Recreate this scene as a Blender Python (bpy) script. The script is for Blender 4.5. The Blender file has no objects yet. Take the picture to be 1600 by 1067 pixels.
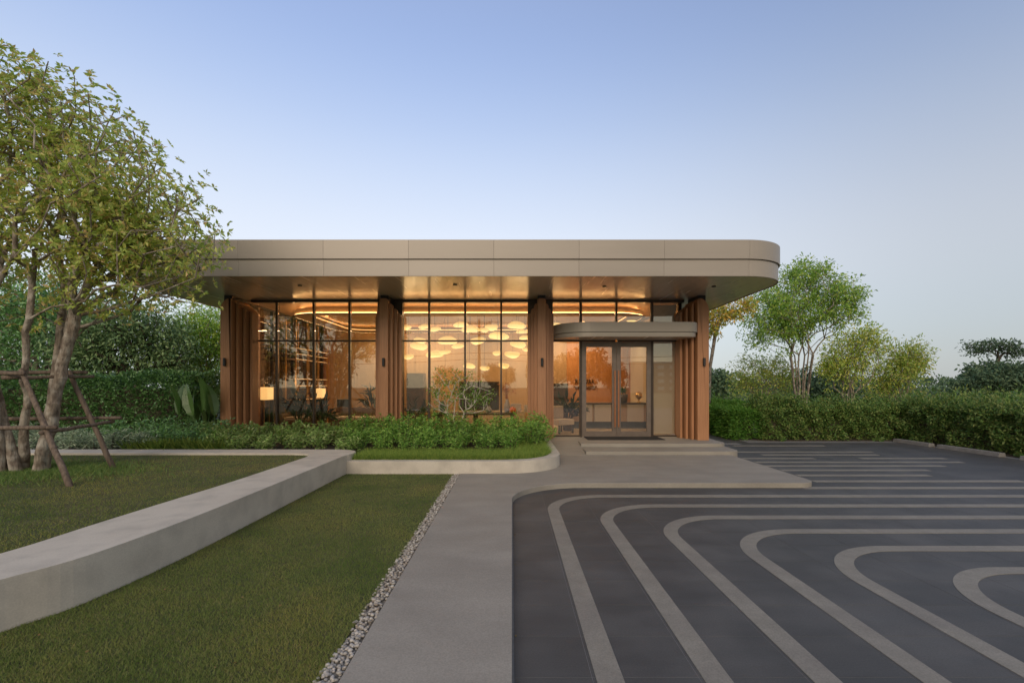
import bpy, bmesh, math, random
import numpy as np
from mathutils import Vector

# ------------------------------------------------------------------ camera, sky, sun, exposure
scene = bpy.context.scene
col = scene.collection
CAMH = 1.65
cam_data = bpy.data.cameras.new('camera')
cam = bpy.data.objects.new('camera', cam_data)
col.objects.link(cam)
cam.location = (0, 0, CAMH)
cam.rotation_euler = (math.pi / 2, 0, 0)
cam_data.sensor_width = 36
cam_data.lens = 17
cam_data.shift_y = 0.0434
cam_data.clip_start = 0.05
cam_data.clip_end = 2000
scene.camera = cam

SUN_EL, SUN_AZ = 27, 193          # degrees; azimuth clockwise from +Y: behind the camera, a little to the left
world = bpy.data.worlds.new('World')
scene.world = world
world.use_nodes = True
wn, wl = world.node_tree.nodes, world.node_tree.links
bg = wn['Background']


def wnode(t, **kw):
    n = wn.new(t)
    for k, v in kw.items():
        setattr(n, k, v)
    return n


sky = wnode('ShaderNodeTexSky', sky_type='NISHITA', sun_disc=False)
sky.sun_elevation = math.radians(SUN_EL)
sky.sun_rotation = math.radians(SUN_AZ)
sky.dust_density = 2.0
skyscale = wnode('ShaderNodeVectorMath', operation='SCALE')
skyscale.inputs['Scale'].default_value = 0.10
wl.new(sky.outputs[0], skyscale.inputs[0])
geo = wnode('ShaderNodeTexCoord')
sep = wnode('ShaderNodeSeparateXYZ')
wl.new(geo.outputs['Generated'], sep.inputs[0])


def ramp(tree, stops, interp='LINEAR'):
    r = tree.nodes.new('ShaderNodeValToRGB')
    r.color_ramp.interpolation = interp
    el = r.color_ramp.elements
    while len(el) < len(stops):
        el.new(0.5)
    for e, (p, c) in zip(el, stops):
        e.position = p
        e.color = (c[0], c[1], c[2], 1)
    return r


# dusk sky by elevation, the bright side of the horizon left of the pavilion, the peach side behind the camera
r_front = ramp(world.node_tree, [(0.0, (.66, .68, .66)), (.10, (.67, .75, .81)), (.22, (.78, .82, .89)), (.34, (.65, .73, .88)),
                                 (.47, (.46, .58, .83)), (.62, (.28, .40, .72)), (1.0, (.36, .42, .58))], 'B_SPLINE')
r_back = ramp(world.node_tree, [(0.0, (1.30, .98, .72)), (.12, (1.28, 1.02, .82)), (.30, (1.05, .93, .86)), (.62, (.62, .63, .70)), (1.0, (.36, .42, .58))], 'B_SPLINE')
wl.new(sep.outputs['Z'], r_front.inputs[0])
wl.new(sep.outputs['Z'], r_back.inputs[0])
mr = wnode('ShaderNodeMapRange', interpolation_type='SMOOTHSTEP')
mr.inputs['From Min'].default_value = 0.25
mr.inputs['From Max'].default_value = -0.6
wl.new(sep.outputs['Y'], mr.inputs['Value'])
mix1 = wnode('ShaderNodeMix', data_type='RGBA')
wl.new(mr.outputs[0], mix1.inputs['Factor'])
wl.new(r_front.outputs[0], mix1.inputs['A'])
wl.new(r_back.outputs[0], mix1.inputs['B'])
dot = wnode('ShaderNodeVectorMath', operation='DOT_PRODUCT')
dot.inputs[1].default_value = (-0.42, 0.90, 0.10)
wl.new(geo.outputs['Generated'], dot.inputs[0])
mr2 = wnode('ShaderNodeMapRange', interpolation_type='SMOOTHSTEP')
mr2.inputs['From Min'].default_value = 0.3
mr2.inputs['From Max'].default_value = 1.0
mr2.inputs['To Min'].default_value = 0.82
mr2.inputs['To Max'].default_value = 1.24
wl.new(dot.outputs['Value'], mr2.inputs['Value'])
azs = wnode('ShaderNodeVectorMath', operation='SCALE')
wl.new(mix1.outputs['Result'], azs.inputs[0])
wl.new(mr2.outputs[0], azs.inputs['Scale'])
mix2 = wnode('ShaderNodeMix', data_type='RGBA')
mix2.inputs['Factor'].default_value = 0.15
wl.new(azs.outputs[0], mix2.inputs['A'])
wl.new(skyscale.outputs[0], mix2.inputs['B'])
wl.new(mix2.outputs['Result'], bg.inputs['Color'])
bg.inputs['Strength'].default_value = 1.0

sun_data = bpy.data.lights.new('sun', 'SUN')
sun_data.energy = 1.5
sun_data.angle = math.radians(30)
sun_data.color = (1.0, 0.84, 0.66)
sun = bpy.data.objects.new('sun', sun_data)
col.objects.link(sun)
_a, _e = math.radians(SUN_AZ), math.radians(SUN_EL)
sun.rotation_euler = (-Vector((math.sin(_a) * math.cos(_e), math.cos(_a) * math.cos(_e), math.sin(_e)))).to_track_quat('-Z', 'Y').to_euler()

scene.view_settings.view_transform = 'Standard'
scene.view_settings.look = 'None'
scene.view_settings.exposure = 0.0
scene.view_settings.gamma = 1.0
scene.view_settings.use_curve_mapping = False
scene.cycles.use_denoising = True
scene.cycles.max_bounces = 8
scene.cycles.transparent_max_bounces = 24
scene.cycles.sample_clamp_indirect = 4.0

random.seed(7)
RNG = np.random.default_rng(7)
F = 755.0


def at(px, py, d):
    """world point seen at photo pixel (px, py) at distance d: used to read positions off the photograph"""
    return ((px - 800) * d / F, d, CAMH + (603 - py) * d / F)


# ------------------------------------------------------------------ materials
def new_mat(name):
    m = bpy.data.materials.new(name)
    m.use_nodes = True
    return m, m.node_tree, m.node_tree.nodes['Principled BSDF']


def mat_noise(name, c1, c2, scale=6, rough=.6, metal=0.0, bump=0.0, bscale=60, stretch=(1, 1, 1), detail=6, objrand=0.0, spec=.5, coat=0.0, rvar=0.0, c3=None, scale3=1.0, amt3=.5, place=False, grain=0.0):
    m, t, p = new_mat(name)
    n, l = t.nodes, t.links
    tc = n.new('ShaderNodeNewGeometry' if place else 'ShaderNodeTexCoord')
    CO = tc.outputs['Position' if place else 'Object']
    mp = n.new('ShaderNodeMapping')
    mp.inputs['Scale'].default_value = stretch
    l.new(CO, mp.inputs[0])
    ns = n.new('ShaderNodeTexNoise')
    ns.inputs['Scale'].default_value = scale
    ns.inputs['Detail'].default_value = detail
    l.new(mp.outputs[0], ns.inputs[0])
    r = ramp(t, [(.3, c1), (.7, c2)])
    l.new(ns.outputs[0], r.inputs[0])
    out = r.outputs[0]
    if c3 is not None:
        n3 = n.new('ShaderNodeTexNoise')
        n3.inputs['Scale'].default_value = scale3
        n3.inputs['Detail'].default_value = 4
        l.new(CO, n3.inputs[0])
        r3 = ramp(t, [(.45, (0, 0, 0)), (.7, (amt3, amt3, amt3))])
        l.new(n3.outputs[0], r3.inputs[0])
        mx = n.new('ShaderNodeMix')
        mx.data_type = 'RGBA'
        l.new(r3.outputs[0], mx.inputs['Factor'])
        l.new(out, mx.inputs['A'])
        mx.inputs['B'].default_value = (*c3, 1)
        out = mx.outputs['Result']
    if objrand:
        oi = n.new('ShaderNodeObjectInfo')
        mr_ = n.new('ShaderNodeMapRange')
        mr_.inputs['To Min'].default_value = 1 - objrand
        mr_.inputs['To Max'].default_value = 1 + objrand
        l.new(oi.outputs['Random'], mr_.inputs[0])
        sc_ = n.new('ShaderNodeVectorMath')
        sc_.operation = 'SCALE'
        l.new(out, sc_.inputs[0])
        l.new(mr_.outputs[0], sc_.inputs['Scale'])
        out = sc_.outputs[0]
    if grain:                                  # fine sandy grain
        ng = n.new('ShaderNodeTexNoise')
        ng.inputs['Scale'].default_value = 95
        ng.inputs['Detail'].default_value = 3
        l.new(CO, ng.inputs[0])
        mg = n.new('ShaderNodeMapRange')
        mg.inputs['From Min'].default_value = .3
        mg.inputs['From Max'].default_value = .7
        mg.inputs['To Min'].default_value = 1 - grain
        mg.inputs['To Max'].default_value = 1 + grain
        l.new(ng.outputs[0], mg.inputs[0])
        sg = n.new('ShaderNodeVectorMath')
        sg.operation = 'SCALE'
        l.new(out, sg.inputs[0])
        l.new(mg.outputs[0], sg.inputs['Scale'])
        out = sg.outputs[0]
    l.new(out, p.inputs['Base Color'])
    p.inputs['Roughness'].default_value = rough
    if rvar:
        rr = n.new('ShaderNodeMapRange')
        rr.inputs['To Min'].default_value = rough - rvar
        rr.inputs['To Max'].default_value = rough + rvar
        l.new(ns.outputs[0], rr.inputs[0])
        l.new(rr.outputs[0], p.inputs['Roughness'])
    p.inputs['Metallic'].default_value = metal
    p.inputs['Specular IOR Level'].default_value = spec
    p.inputs['Coat Weight'].default_value = coat
    p.inputs['Coat Roughness'].default_value = .38 if place else .12
    if bump:
        nb = n.new('ShaderNodeTexNoise')
        nb.inputs['Scale'].default_value = bscale
        nb.inputs['Detail'].default_value = 8
        l.new(mp.outputs[0], nb.inputs[0])
        b = n.new('ShaderNodeBump')
        b.inputs['Strength'].default_value = bump
        b.inputs['Distance'].default_value = .02
        l.new(nb.outputs[0], b.inputs['Height'])
        l.new(b.outputs[0], p.inputs['Normal'])
    return m


def mat_leaf(name, cols, rough=.5, trans=.25, spec=.4, patch=None):
    """foliage: colour differs from leaf to leaf, light passes through a little"""
    m, t, p = new_mat(name)
    n, l = t.nodes, t.links
    g = n.new('ShaderNodeNewGeometry')
    k = len(cols)
    r = ramp(t, [((i + .5) / k, c) for i, c in enumerate(cols)])
    l.new(g.outputs['Random Per Island'], r.inputs[0])
    src = r.outputs[0]
    if patch:                                  # worn and lush patches of a lawn
        tc = n.new('ShaderNodeTexCoord')
        nz = n.new('ShaderNodeTexNoise')
        nz.inputs['Scale'].default_value = 1.1
        nz.inputs['Detail'].default_value = 5
        l.new(tc.outputs['Object'], nz.inputs[0])
        rp = ramp(t, [(.35, patch[0]), (.5, (1, 1, 1)), (.66, patch[1])])
        l.new(nz.outputs[0], rp.inputs[0])
        vm = n.new('ShaderNodeVectorMath')
        vm.operation = 'MULTIPLY'
        l.new(src, vm.inputs[0])
        l.new(rp.outputs[0], vm.inputs[1])
        src = vm.outputs[0]
    oi = n.new('ShaderNodeObjectInfo')
    mr_ = n.new('ShaderNodeMapRange')
    mr_.inputs['To Min'].default_value = .82
    mr_.inputs['To Max'].default_value = 1.18
    l.new(oi.outputs['Random'], mr_.inputs[0])
    sc_ = n.new('ShaderNodeVectorMath')
    sc_.operation = 'SCALE'
    l.new(src, sc_.inputs[0])
    l.new(mr_.outputs[0], sc_.inputs['Scale'])
    l.new(sc_.outputs[0], p.inputs['Base Color'])
    p.inputs['Roughness'].default_value = rough
    p.inputs['Specular IOR Level'].default_value = spec
    if trans:
        tr = n.new('ShaderNodeBsdfTranslucent')
        s2_ = n.new('ShaderNodeVectorMath')
        s2_.operation = 'SCALE'
        s2_.inputs['Scale'].default_value = trans * 1.7
        l.new(sc_.outputs[0], s2_.inputs[0])
        l.new(s2_.outputs[0], tr.inputs['Color'])
        mx = n.new('ShaderNodeAddShader')
        l.new(p.outputs[0], mx.inputs[0])
        l.new(tr.outputs[0], mx.inputs[1])
        l.new(mx.outputs[0], n['Material Output'].inputs['Surface'])
    return m


def mat_emit(name, c, strength, base=(.8, .7, .5), vein=0.0):
    m, t, p = new_mat(name)
    p.inputs['Base Color'].default_value = (*base, 1)
    p.inputs['Emission Color'].default_value = (*c, 1)
    p.inputs['Emission Strength'].default_value = strength
    p.inputs['Roughness'].default_value = .6
    if vein:
        n, l = t.nodes, t.links
        tc = n.new('ShaderNodeTexCoord')
        v = n.new('ShaderNodeTexWave')
        v.inputs['Scale'].default_value = 14
        v.inputs['Distortion'].default_value = 6
        v.inputs['Detail'].default_value = 3
        l.new(tc.outputs['Object'], v.inputs[0])
        r = ramp(t, [(.0, (c[0] * (1 - vein), c[1] * (1 - vein) * .9, c[2] * (1 - vein) * .7)), (.7, c)])
        l.new(v.outputs[0], r.inputs[0])
        sx = n.new('ShaderNodeSeparateXYZ')
        l.new(tc.outputs['Generated'], sx.inputs[0])
        gr = ramp(t, [(0, (1, 1, 1)), (.45, (.80, .72, .60)), (1, (.42, .33, .22))])  # shading painted into the glow: bright below, dimmer towards the top
        l.new(sx.outputs['Z'], gr.inputs[0])
        ml = n.new('ShaderNodeVectorMath')
        ml.operation = 'MULTIPLY'
        l.new(r.outputs[0], ml.inputs[0])
        l.new(gr.outputs[0], ml.inputs[1])
        l.new(ml.outputs[0], p.inputs['Emission Color'])
    return m


def mat_glass(name, tint=(.93, .90, .86), base=.075):
    m, t, p = new_mat(name)
    n, l = t.nodes, t.links
    n.remove(p)
    tr = n.new('ShaderNodeBsdfTransparent')
    tr.inputs[0].default_value = (*tint, 1)
    gl = n.new('ShaderNodeBsdfGlossy')
    gl.inputs['Roughness'].default_value = 0.0
    gl.inputs[0].default_value = (.95, .93, .92, 1)
    fr = n.new('ShaderNodeFresnel')
    fr.inputs[0].default_value = 1.5
    ad = n.new('ShaderNodeMath')
    ad.operation = 'ADD'
    ad.use_clamp = True
    ad.inputs[1].default_value = base
    l.new(fr.outputs[0], ad.inputs[0])
    mx = n.new('ShaderNodeMixShader')
    l.new(ad.outputs[0], mx.inputs[0])
    l.new(tr.outputs[0], mx.inputs[1])
    l.new(gl.outputs[0], mx.inputs[2])
    l.new(mx.outputs[0], n['Material Output'].inputs['Surface'])
    return m


M = {}
M['earth'] = mat_noise('earth', (.06, .07, .03), (.11, .11, .05), 1.5, .95)
M['soil'] = mat_noise('soil', (.03, .022, .014), (.07, .05, .03), 12, .95, bump=.6)
M['lawn'] = mat_noise('lawn_base', (.045, .055, .016), (.10, .105, .035), 5, .95, bump=.5, bscale=160, c3=(.12, .085, .04), scale3=1.3, amt3=.5)
M['blade'] = mat_leaf('grass_blade', [(0.097, 0.139, 0.033), (0.130, 0.171, 0.042), (0.171, 0.203, 0.059), (0.189, 0.183, 0.068)], .75, .2, .15, patch=((.68, .82, .66), (1.36, 1.16, 1.12)))
M['tallblade'] = mat_leaf('long_grass_blade', [(0.080, 0.144, 0.024), (0.144, 0.222, 0.040), (0.222, 0.271, 0.056)], .6, .3, .2)
M['concrete'] = mat_noise('path_concrete', (.262, .236, .196), (.32, .29, .243), 2.2, .7, bump=.10, bscale=220, stretch=(.6, 1.6, 1), c3=(.21, .19, .16), scale3=1.6, amt3=.4, rvar=.08, grain=.13)
M['wallconc'] = mat_noise('pale_render', (.52, .465, .385), (.585, .53, .445), 1.6, .75, bump=.08, bscale=120, c3=(.35, .315, .265), scale3=3.6, amt3=.5, stretch=(1, 1, 2.2), grain=.07)
M['tile'] = mat_noise('dark_paving', (.052, .049, .044), (.076, .072, .066), 3.5, .60, bump=.12, bscale=240, objrand=.05, rvar=.10, c3=(.135, .128, .118), scale3=1.3, amt3=.45, spec=.5, stretch=(.5, 1.6, 1), place=True, grain=.16)
M['grout'] = mat_noise('grout', (.15, .147, .142), (.20, .195, .19), 20, .9)
M['stripe'] = mat_noise('pale_paving_strip', (.215, .195, .158), (.265, .24, .196), 7, .62, bump=.15, bscale=300, c3=(.17, .15, .13), scale3=1.6, amt3=.5, grain=.16)
M['fascia'] = mat_noise('fascia_metal', (.32, .278, .232), (.365, .318, .268), 1.2, .42, metal=.15, objrand=.05, bump=.02, bscale=30, stretch=(.35, .35, 2), rvar=.06)
M['core'] = mat_noise('roof_core', (.02, .018, .016), (.03, .026, .022), 4, .9)
M['soffit'] = mat_noise('soffit_wood_laminate', (.64, .52, .405), (.71, .58, .455), 5, .25, metal=.15, bump=.06, bscale=16, stretch=(1.6, .10, 1), rvar=.07, coat=.35)
M['wood'] = mat_noise('column_wood', (.32, .145, .064), (.42, .20, .092), 8, .48, bump=.06, bscale=30, stretch=(5, 5, .25), objrand=.06)
M['bronze'] = mat_noise('bronze_frame', (.055, .040, .030), (.075, .055, .042), 10, .38, metal=.5)
M['doorframe'] = mat_noise('door_metal', (.16, .125, .10), (.20, .155, .125), 8, .4, metal=.4)
M['handle'] = mat_noise('copper_handle', (.42, .17, .08), (.50, .22, .11), 10, .35, metal=.6)
M['black'] = mat_noise('black_metal', (.012, .012, .012), (.022, .021, .02), 12, .45)
M['glass'] = mat_glass('window_glass')
M['ceil'] = mat_noise('ceiling_wood', (.40, .25, .13), (.48, .30, .16), 4, .5, stretch=(3, .2, 1))
M['backwall'] = mat_noise('wall_panel_wood', (.44, .29, .155), (.51, .345, .19), 3, .5, stretch=(3, 3, .3), objrand=.04)
M['deskwall'] = mat_noise('desk_wall_wood', (.52, .24, .085), (.60, .29, .11), 3, .5, stretch=(3, 3, .3))
M['floor'] = mat_noise('interior_floor', (.42, .34, .25), (.50, .41, .31), 3, .3)
M['led'] = mat_emit('led_strip', (1.0, .56, .20), 3.2)
M['cove_led'] = mat_emit('cove_led', (1.0, .60, .24), 14.0)
M['shelf_led'] = mat_emit('shelf_light', (1.0, .58, .24), .9)
M['pendant'] = mat_emit('woven_pendant_glow', (1.0, .74, .29), 2.1, base=(.30, .21, .10), vein=.6)
M['shade'] = mat_emit('lamp_shade_glow', (1.0, .58, .20), 1.25)
M['blind'] = mat_noise('roller_blind', (.50, .44, .33), (.56, .49, .37), 30, .8, stretch=(.2, .2, 6))
M['ivory'] = mat_noise('ribbed_ivory', (.62, .55, .46), (.70, .63, .53), 20, .6, stretch=(8, 1, .2))
M['teal'] = mat_noise('dark_base', (.035, .05, .06), (.05, .065, .075), 6, .5)
M['fabric'] = mat_noise('brown_fabric', (.14, .085, .055), (.20, .125, .08), 30, .9, bump=.2)
M['cushion'] = mat_noise('cushion', (.50, .42, .32), (.60, .50, .39), 20, .9)
M['darkwood'] = mat_noise('dark_wood', (.045, .028, .018), (.075, .046, .03), 8, .45, stretch=(1, 6, 1))
M['brass'] = mat_noise('brass', (.60, .38, .13), (.70, .45, .17), 10, .3, metal=.9)
M['ceramic'] = mat_noise('ceramic', (.40, .37, .34), (.50, .47, .43), 8, .35)
M['orange'] = mat_noise('orange_fruit', (.70, .14, .03), (.80, .20, .04), 8, .5)
M['bark'] = mat_noise('bark', (.085, .062, .045), (.33, .27, .21), 18, .9, bump=1.0, bscale=40, stretch=(1, 1, .35), c3=(.50, .46, .39), scale3=7, amt3=.8)
M['barkdark'] = mat_noise('dark_bark', (.055, .04, .03), (.11, .085, .06), 20, .9, bump=.6, bscale=40, stretch=(1, 1, .4))
M['twig'] = mat_noise('pale_twig', (.42, .37, .31), (.58, .52, .45), 20, .85)
M['post'] = mat_noise('weathered_timber', (.10, .072, .052), (.22, .165, .125), 30, .9, bump=.8, bscale=60, stretch=(1, 1, .12))
M['pebble'] = mat_noise('pebble', (.27, .25, .22), (.52, .48, .43), 9, .7, objrand=.30)
M['sand'] = mat_noise('sand', (.15, .135, .11), (.24, .215, .18), 30, .95, bump=.5)
M['mat'] = mat_noise('door_mat', (.010, .010, .010), (.018, .017, .016), 60, .95, bump=.4)
M['stop'] = mat_noise('kerb_concrete', (.17, .16, .15), (.24, .225, .21), 10, .85, bump=.3)
M['towerblock'] = mat_noise('far_render', (.45, .42, .40), (.52, .49, .46), 4, .8)
M['farbrick'] = mat_noise('far_brick', (.24, .10, .06), (.30, .13, .08), 6, .8)

M['lf_left'] = mat_leaf('leaf_olive', [(.15, .21, .04), (.21, .27, .055), (.30, .335, .08), (.36, .33, .10), (.33, .22, .10), (.17, .235, .045), (.26, .305, .06)], .45, .5)
M['lf_right'] = mat_leaf('leaf_bright', [(0.099, 0.198, 0.027), (0.153, 0.279, 0.041), (0.234, 0.351, 0.054), (0.315, 0.378, 0.068)], .5, .35)
M['lf_gold'] = mat_leaf('leaf_golden', [(.17, .27, .045), (.26, .35, .06), (.36, .41, .08), (.42, .38, .09)], .5, .35)
M['lf_dark'] = mat_leaf('leaf_dark', [(0.090, 0.165, 0.068), (0.135, 0.225, 0.090), (0.210, 0.300, 0.120)], .5, .15)
M['lf_far'] = mat_leaf('leaf_far', [(0.065, 0.120, 0.069), (0.098, 0.153, 0.087), (0.131, 0.184, 0.098)], .7, .15, .2)
M['lf_hedge'] = mat_leaf('leaf_hedge', [(0.069, 0.161, 0.046), (0.103, 0.230, 0.063), (0.172, 0.322, 0.098), (0.127, 0.253, 0.081)], .38, .15, .5)
M['lf_hedge2'] = mat_leaf('leaf_hedge_olive', [(.06, .13, .03), (.10, .185, .04), (.16, .24, .055), (.18, .21, .06)], .55, .2, .3)
M['lf_fresh'] = mat_leaf('leaf_fresh', [(0.058, 0.162, 0.020), (0.087, 0.203, 0.029), (0.133, 0.249, 0.041), (0.081, 0.174, 0.026)], .55, .3, .3)
M['lf_shrub'] = mat_leaf('leaf_shrub', [(0.079, 0.191, 0.026), (0.119, 0.257, 0.040), (0.185, 0.317, 0.056), (0.251, 0.356, 0.079), (0.099, 0.211, 0.033)], .5, .3, .35)
M['lf_varieg'] = mat_leaf('leaf_variegated', [(0.101, 0.187, 0.036), (0.180, 0.266, 0.065), (0.331, 0.389, 0.158), (0.144, 0.245, 0.050)], .5, .25, .35)
M['lf_silver'] = mat_leaf('leaf_silver', [(0.153, 0.217, 0.131), (0.261, 0.338, 0.217), (0.392, 0.456, 0.326)], .6, .2, .3)
M['lf_banana'] = mat_leaf('leaf_broad', [(.035, .085, .02), (.055, .12, .03), (.08, .15, .035)], .35, .25, .5)
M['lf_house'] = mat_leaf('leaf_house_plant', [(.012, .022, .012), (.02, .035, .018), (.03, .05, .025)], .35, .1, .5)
M['lf_palm'] = mat_leaf('leaf_palm', [(.22, .30, .05), (.45, .38, .07), (.62, .36, .06), (.34, .38, .06)], .5, .4)
M['lf_dry'] = mat_leaf('leaf_dry', [(.30, .13, .07), (.38, .18, .10)], .7, .2)
M['lf_litter'] = mat_leaf('leaf_litter', [(.16, .11, .05), (.24, .17, .08), (.12, .07, .03), (.20, .19, .07)], .8, .1, .2)
M['lf_mirror'] = mat_leaf('leaf_tree_row', [(.02, .035, .014), (.035, .05, .02)], .7, .1, .2)


# ------------------------------------------------------------------ mesh helpers
def tag(o, label=None, cat=None, group=None, kind=None):
    if label:
        o['label'] = label
    if cat:
        o['category'] = cat
    if group:
        o['group'] = group
    if kind:
        o['kind'] = kind
    return o


def empty(name, loc=(0, 0, 0), label=None, cat=None, group=None):
    o = bpy.data.objects.new(name, None)
    o.empty_display_size = .1
    col.objects.link(o)
    o.location = loc
    return tag(o, label, cat, group)


def link(name, me, mat, parent=None, smooth=False):
    o = bpy.data.objects.new(name, me)
    col.objects.link(o)
    if mat:
        me.materials.append(M[mat])
    if smooth:
        me.shade_smooth()
    if parent:
        o.parent = parent
        o.location = -parent.location if parent.parent is None else (0, 0, 0)
    return o


def np_mesh(name, V, Fc):
    """V (n,3); Fc (m,k)"""
    me = bpy.data.meshes.new(name)
    V = np.ascontiguousarray(V, np.float32)
    Fc = np.ascontiguousarray(Fc, np.int32)
    m, k = Fc.shape
    me.vertices.add(len(V))
    me.vertices.foreach_set('co', V.ravel())
    me.loops.add(m * k)
    me.loops.foreach_set('vertex_index', Fc.ravel())
    me.polygons.add(m)
    me.polygons.foreach_set('loop_start', np.arange(0, m * k, k, dtype=np.int32))
    me.update(calc_edges=True)
    return me


class MB:
    def __init__(s):
        s.v, s.f = [], []

    def add(s, v, f):
        b = len(s.v)
        s.v += [tuple(p) for p in v]
        s.f += [tuple(i + b for i in q) for q in f]
        return s

    def box(s, x0, x1, y0, y1, z0, z1):
        return s.add([(x0, y0, z0), (x1, y0, z0), (x1, y1, z0), (x0, y1, z0), (x0, y0, z1), (x1, y0, z1), (x1, y1, z1), (x0, y1, z1)],
                     [(3, 2, 1, 0), (4, 5, 6, 7), (0, 1, 5, 4), (1, 2, 6, 5), (2, 3, 7, 6), (3, 0, 4, 7)])

    def prism(s, pts, z0, z1, axis='z'):
        """pts: CCW polygon; axis z: (x,y) extruded in z; axis y: (x,z) extruded from y=z0 to z1"""
        n = len(pts)
        if axis == 'z':
            v = [(x, y, z0) for x, y in pts] + [(x, y, z1) for x, y in pts]
            f = [tuple(range(n - 1, -1, -1)), tuple(range(n, 2 * n))] + [(i, (i + 1) % n, n + (i + 1) % n, n + i) for i in range(n)]
        else:
            v = [(x, z0, z) for x, z in pts] + [(x, z1, z) for x, z in pts]
            f = [tuple(range(n)), tuple(range(2 * n - 1, n - 1, -1))] + [((i + 1) % n, i, n + i, n + (i + 1) % n) for i in range(n)]
        return s.add(v, f)

    def tube(s, pts, rad, n=8, cap=True):
        pts = [Vector(p) for p in pts]
        if not hasattr(rad, '__len__'):
            rad = [rad] * len(pts)
        rings = []
        for i, p in enumerate(pts):
            d = (pts[min(i + 1, len(pts) - 1)] - pts[max(i - 1, 0)]).normalized()
            a = d.cross(Vector((0, 0, 1)) if abs(d.z) < .9 else Vector((1, 0, 0))).normalized()
            b = d.cross(a)
            rings.append([p + (a * math.cos(2 * math.pi * k / n) + b * math.sin(2 * math.pi * k / n)) * rad[i] for k in range(n)])
        v = [q for r in rings for q in r]
        f = []
        for i in range(len(pts) - 1):
            for k in range(n):
                f.append((i * n + k, i * n + (k + 1) % n, (i + 1) * n + (k + 1) % n, (i + 1) * n + k))
        if cap:
            f.append(tuple(range(n - 1, -1, -1)))
            f.append(tuple(range((len(pts) - 1) * n, len(pts) * n)))
        return s.add(v, f)

    def lathe(s, prof, c=(0, 0, 0), n=16):
        """prof [(r,z)...]"""
        v = [(c[0] + r * math.cos(2 * math.pi * k / n), c[1] + r * math.sin(2 * math.pi * k / n), c[2] + z) for r, z in prof for k in range(n)]
        f = []
        for i in range(len(prof) - 1):
            for k in range(n):
                f.append((i * n + k, i * n + (k + 1) % n, (i + 1) * n + (k + 1) % n, (i + 1) * n + k))
        f.append(tuple(range(n - 1, -1, -1)))
        f.append(tuple(range((len(prof) - 1) * n, len(prof) * n)))
        return s.add(v, f)

    def strip(s, line, o1, o2, z0, z1):
        """a wall along a 2-D polyline between the offsets o1 < o2 (to the right of travel)"""
        L = [Vector(p) for p in line]
        n = len(L)
        A, B = [], []
        for i, p in enumerate(L):
            t0 = (L[i] - L[i - 1]).normalized() if i else None
            t1 = (L[i + 1] - L[i]).normalized() if i < n - 1 else None
            t = (t0 + t1).normalized() if t0 and t1 else (t0 or t1)
            k = 1.0 / max(.5, t.dot(t1 or t0))
            nn = Vector((t.y, -t.x)) * k
            A.append(p + nn * o1)
            B.append(p + nn * o2)
        v = [(p.x, p.y, z0) for p in A] + [(p.x, p.y, z0) for p in B] + [(p.x, p.y, z1) for p in A] + [(p.x, p.y, z1) for p in B]
        f = []
        for i in range(n - 1):
            f += [(i, i + 1, n + i + 1, n + i)[::-1], (2 * n + i, 2 * n + i + 1, 3 * n + i + 1, 3 * n + i),
                  (i, i + 1, 2 * n + i + 1, 2 * n + i), (n + i, n + i + 1, 3 * n + i + 1, 3 * n + i)[::-1]]
        f += [(0, n, 3 * n, 2 * n), (n - 1, 2 * n - 1, 4 * n - 1, 3 * n - 1)[::-1]]
        return s.add(v, f)

    def mesh(s, name):
        me = bpy.data.meshes.new(name)
        me.from_pydata(s.v, [], s.f)
        bm = bmesh.new()
        bm.from_mesh(me)
        bmesh.ops.recalc_face_normals(bm, faces=bm.faces)
        bm.to_mesh(me)
        bm.free()
        return me

    def build(s, name, mat, parent=None, smooth=False, bevel=0, seg=2):
        o = link(name, s.mesh(name), mat, parent, smooth)
        if bevel:
            b = o.modifiers.new('bevel', 'BEVEL')
            b.width = bevel
            b.segments = seg
            b.limit_method = 'ANGLE'
            b.angle_limit = math.radians(50)
        return o


def rounded(pts, radii, seg=10):
    """polygon with each corner rounded"""
    out = []
    n = len(pts)
    for i in range(n):
        p, a, b, r = Vector(pts[i]), Vector(pts[i - 1]), Vector(pts[(i + 1) % n]), radii[i]
        if r <= 0:
            out.append(tuple(p))
            continue
        u, w = (a - p).normalized(), (b - p).normalized()
        th = math.acos(max(-1, min(1, u.dot(w))))
        t = r / math.tan(th / 2)
        c = p + (u + w).normalized() * (r / math.sin(th / 2))
        s0, s1 = p + u * t - c, p + w * t - c
        a0, a1 = math.atan2(s0.y, s0.x), math.atan2(s1.y, s1.x)
        d = (a1 - a0 + math.pi) % (2 * math.pi) - math.pi
        for k in range(seg + 1):
            q = a0 + d * k / seg
            out.append((c.x + r * math.cos(q), c.y + r * math.sin(q)))
    return out


def arc(cx, cy, r, a0, a1, n=10):
    return [(cx + r * math.cos(math.radians(a0 + (a1 - a0) * k / n)), cy + r * math.sin(math.radians(a0 + (a1 - a0) * k / n))) for k in range(n + 1)]


# ------------------------------------------------------------------ foliage helpers
def unit(a):
    return a / np.maximum(np.linalg.norm(a, axis=-1, keepdims=True), 1e-6)


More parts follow.
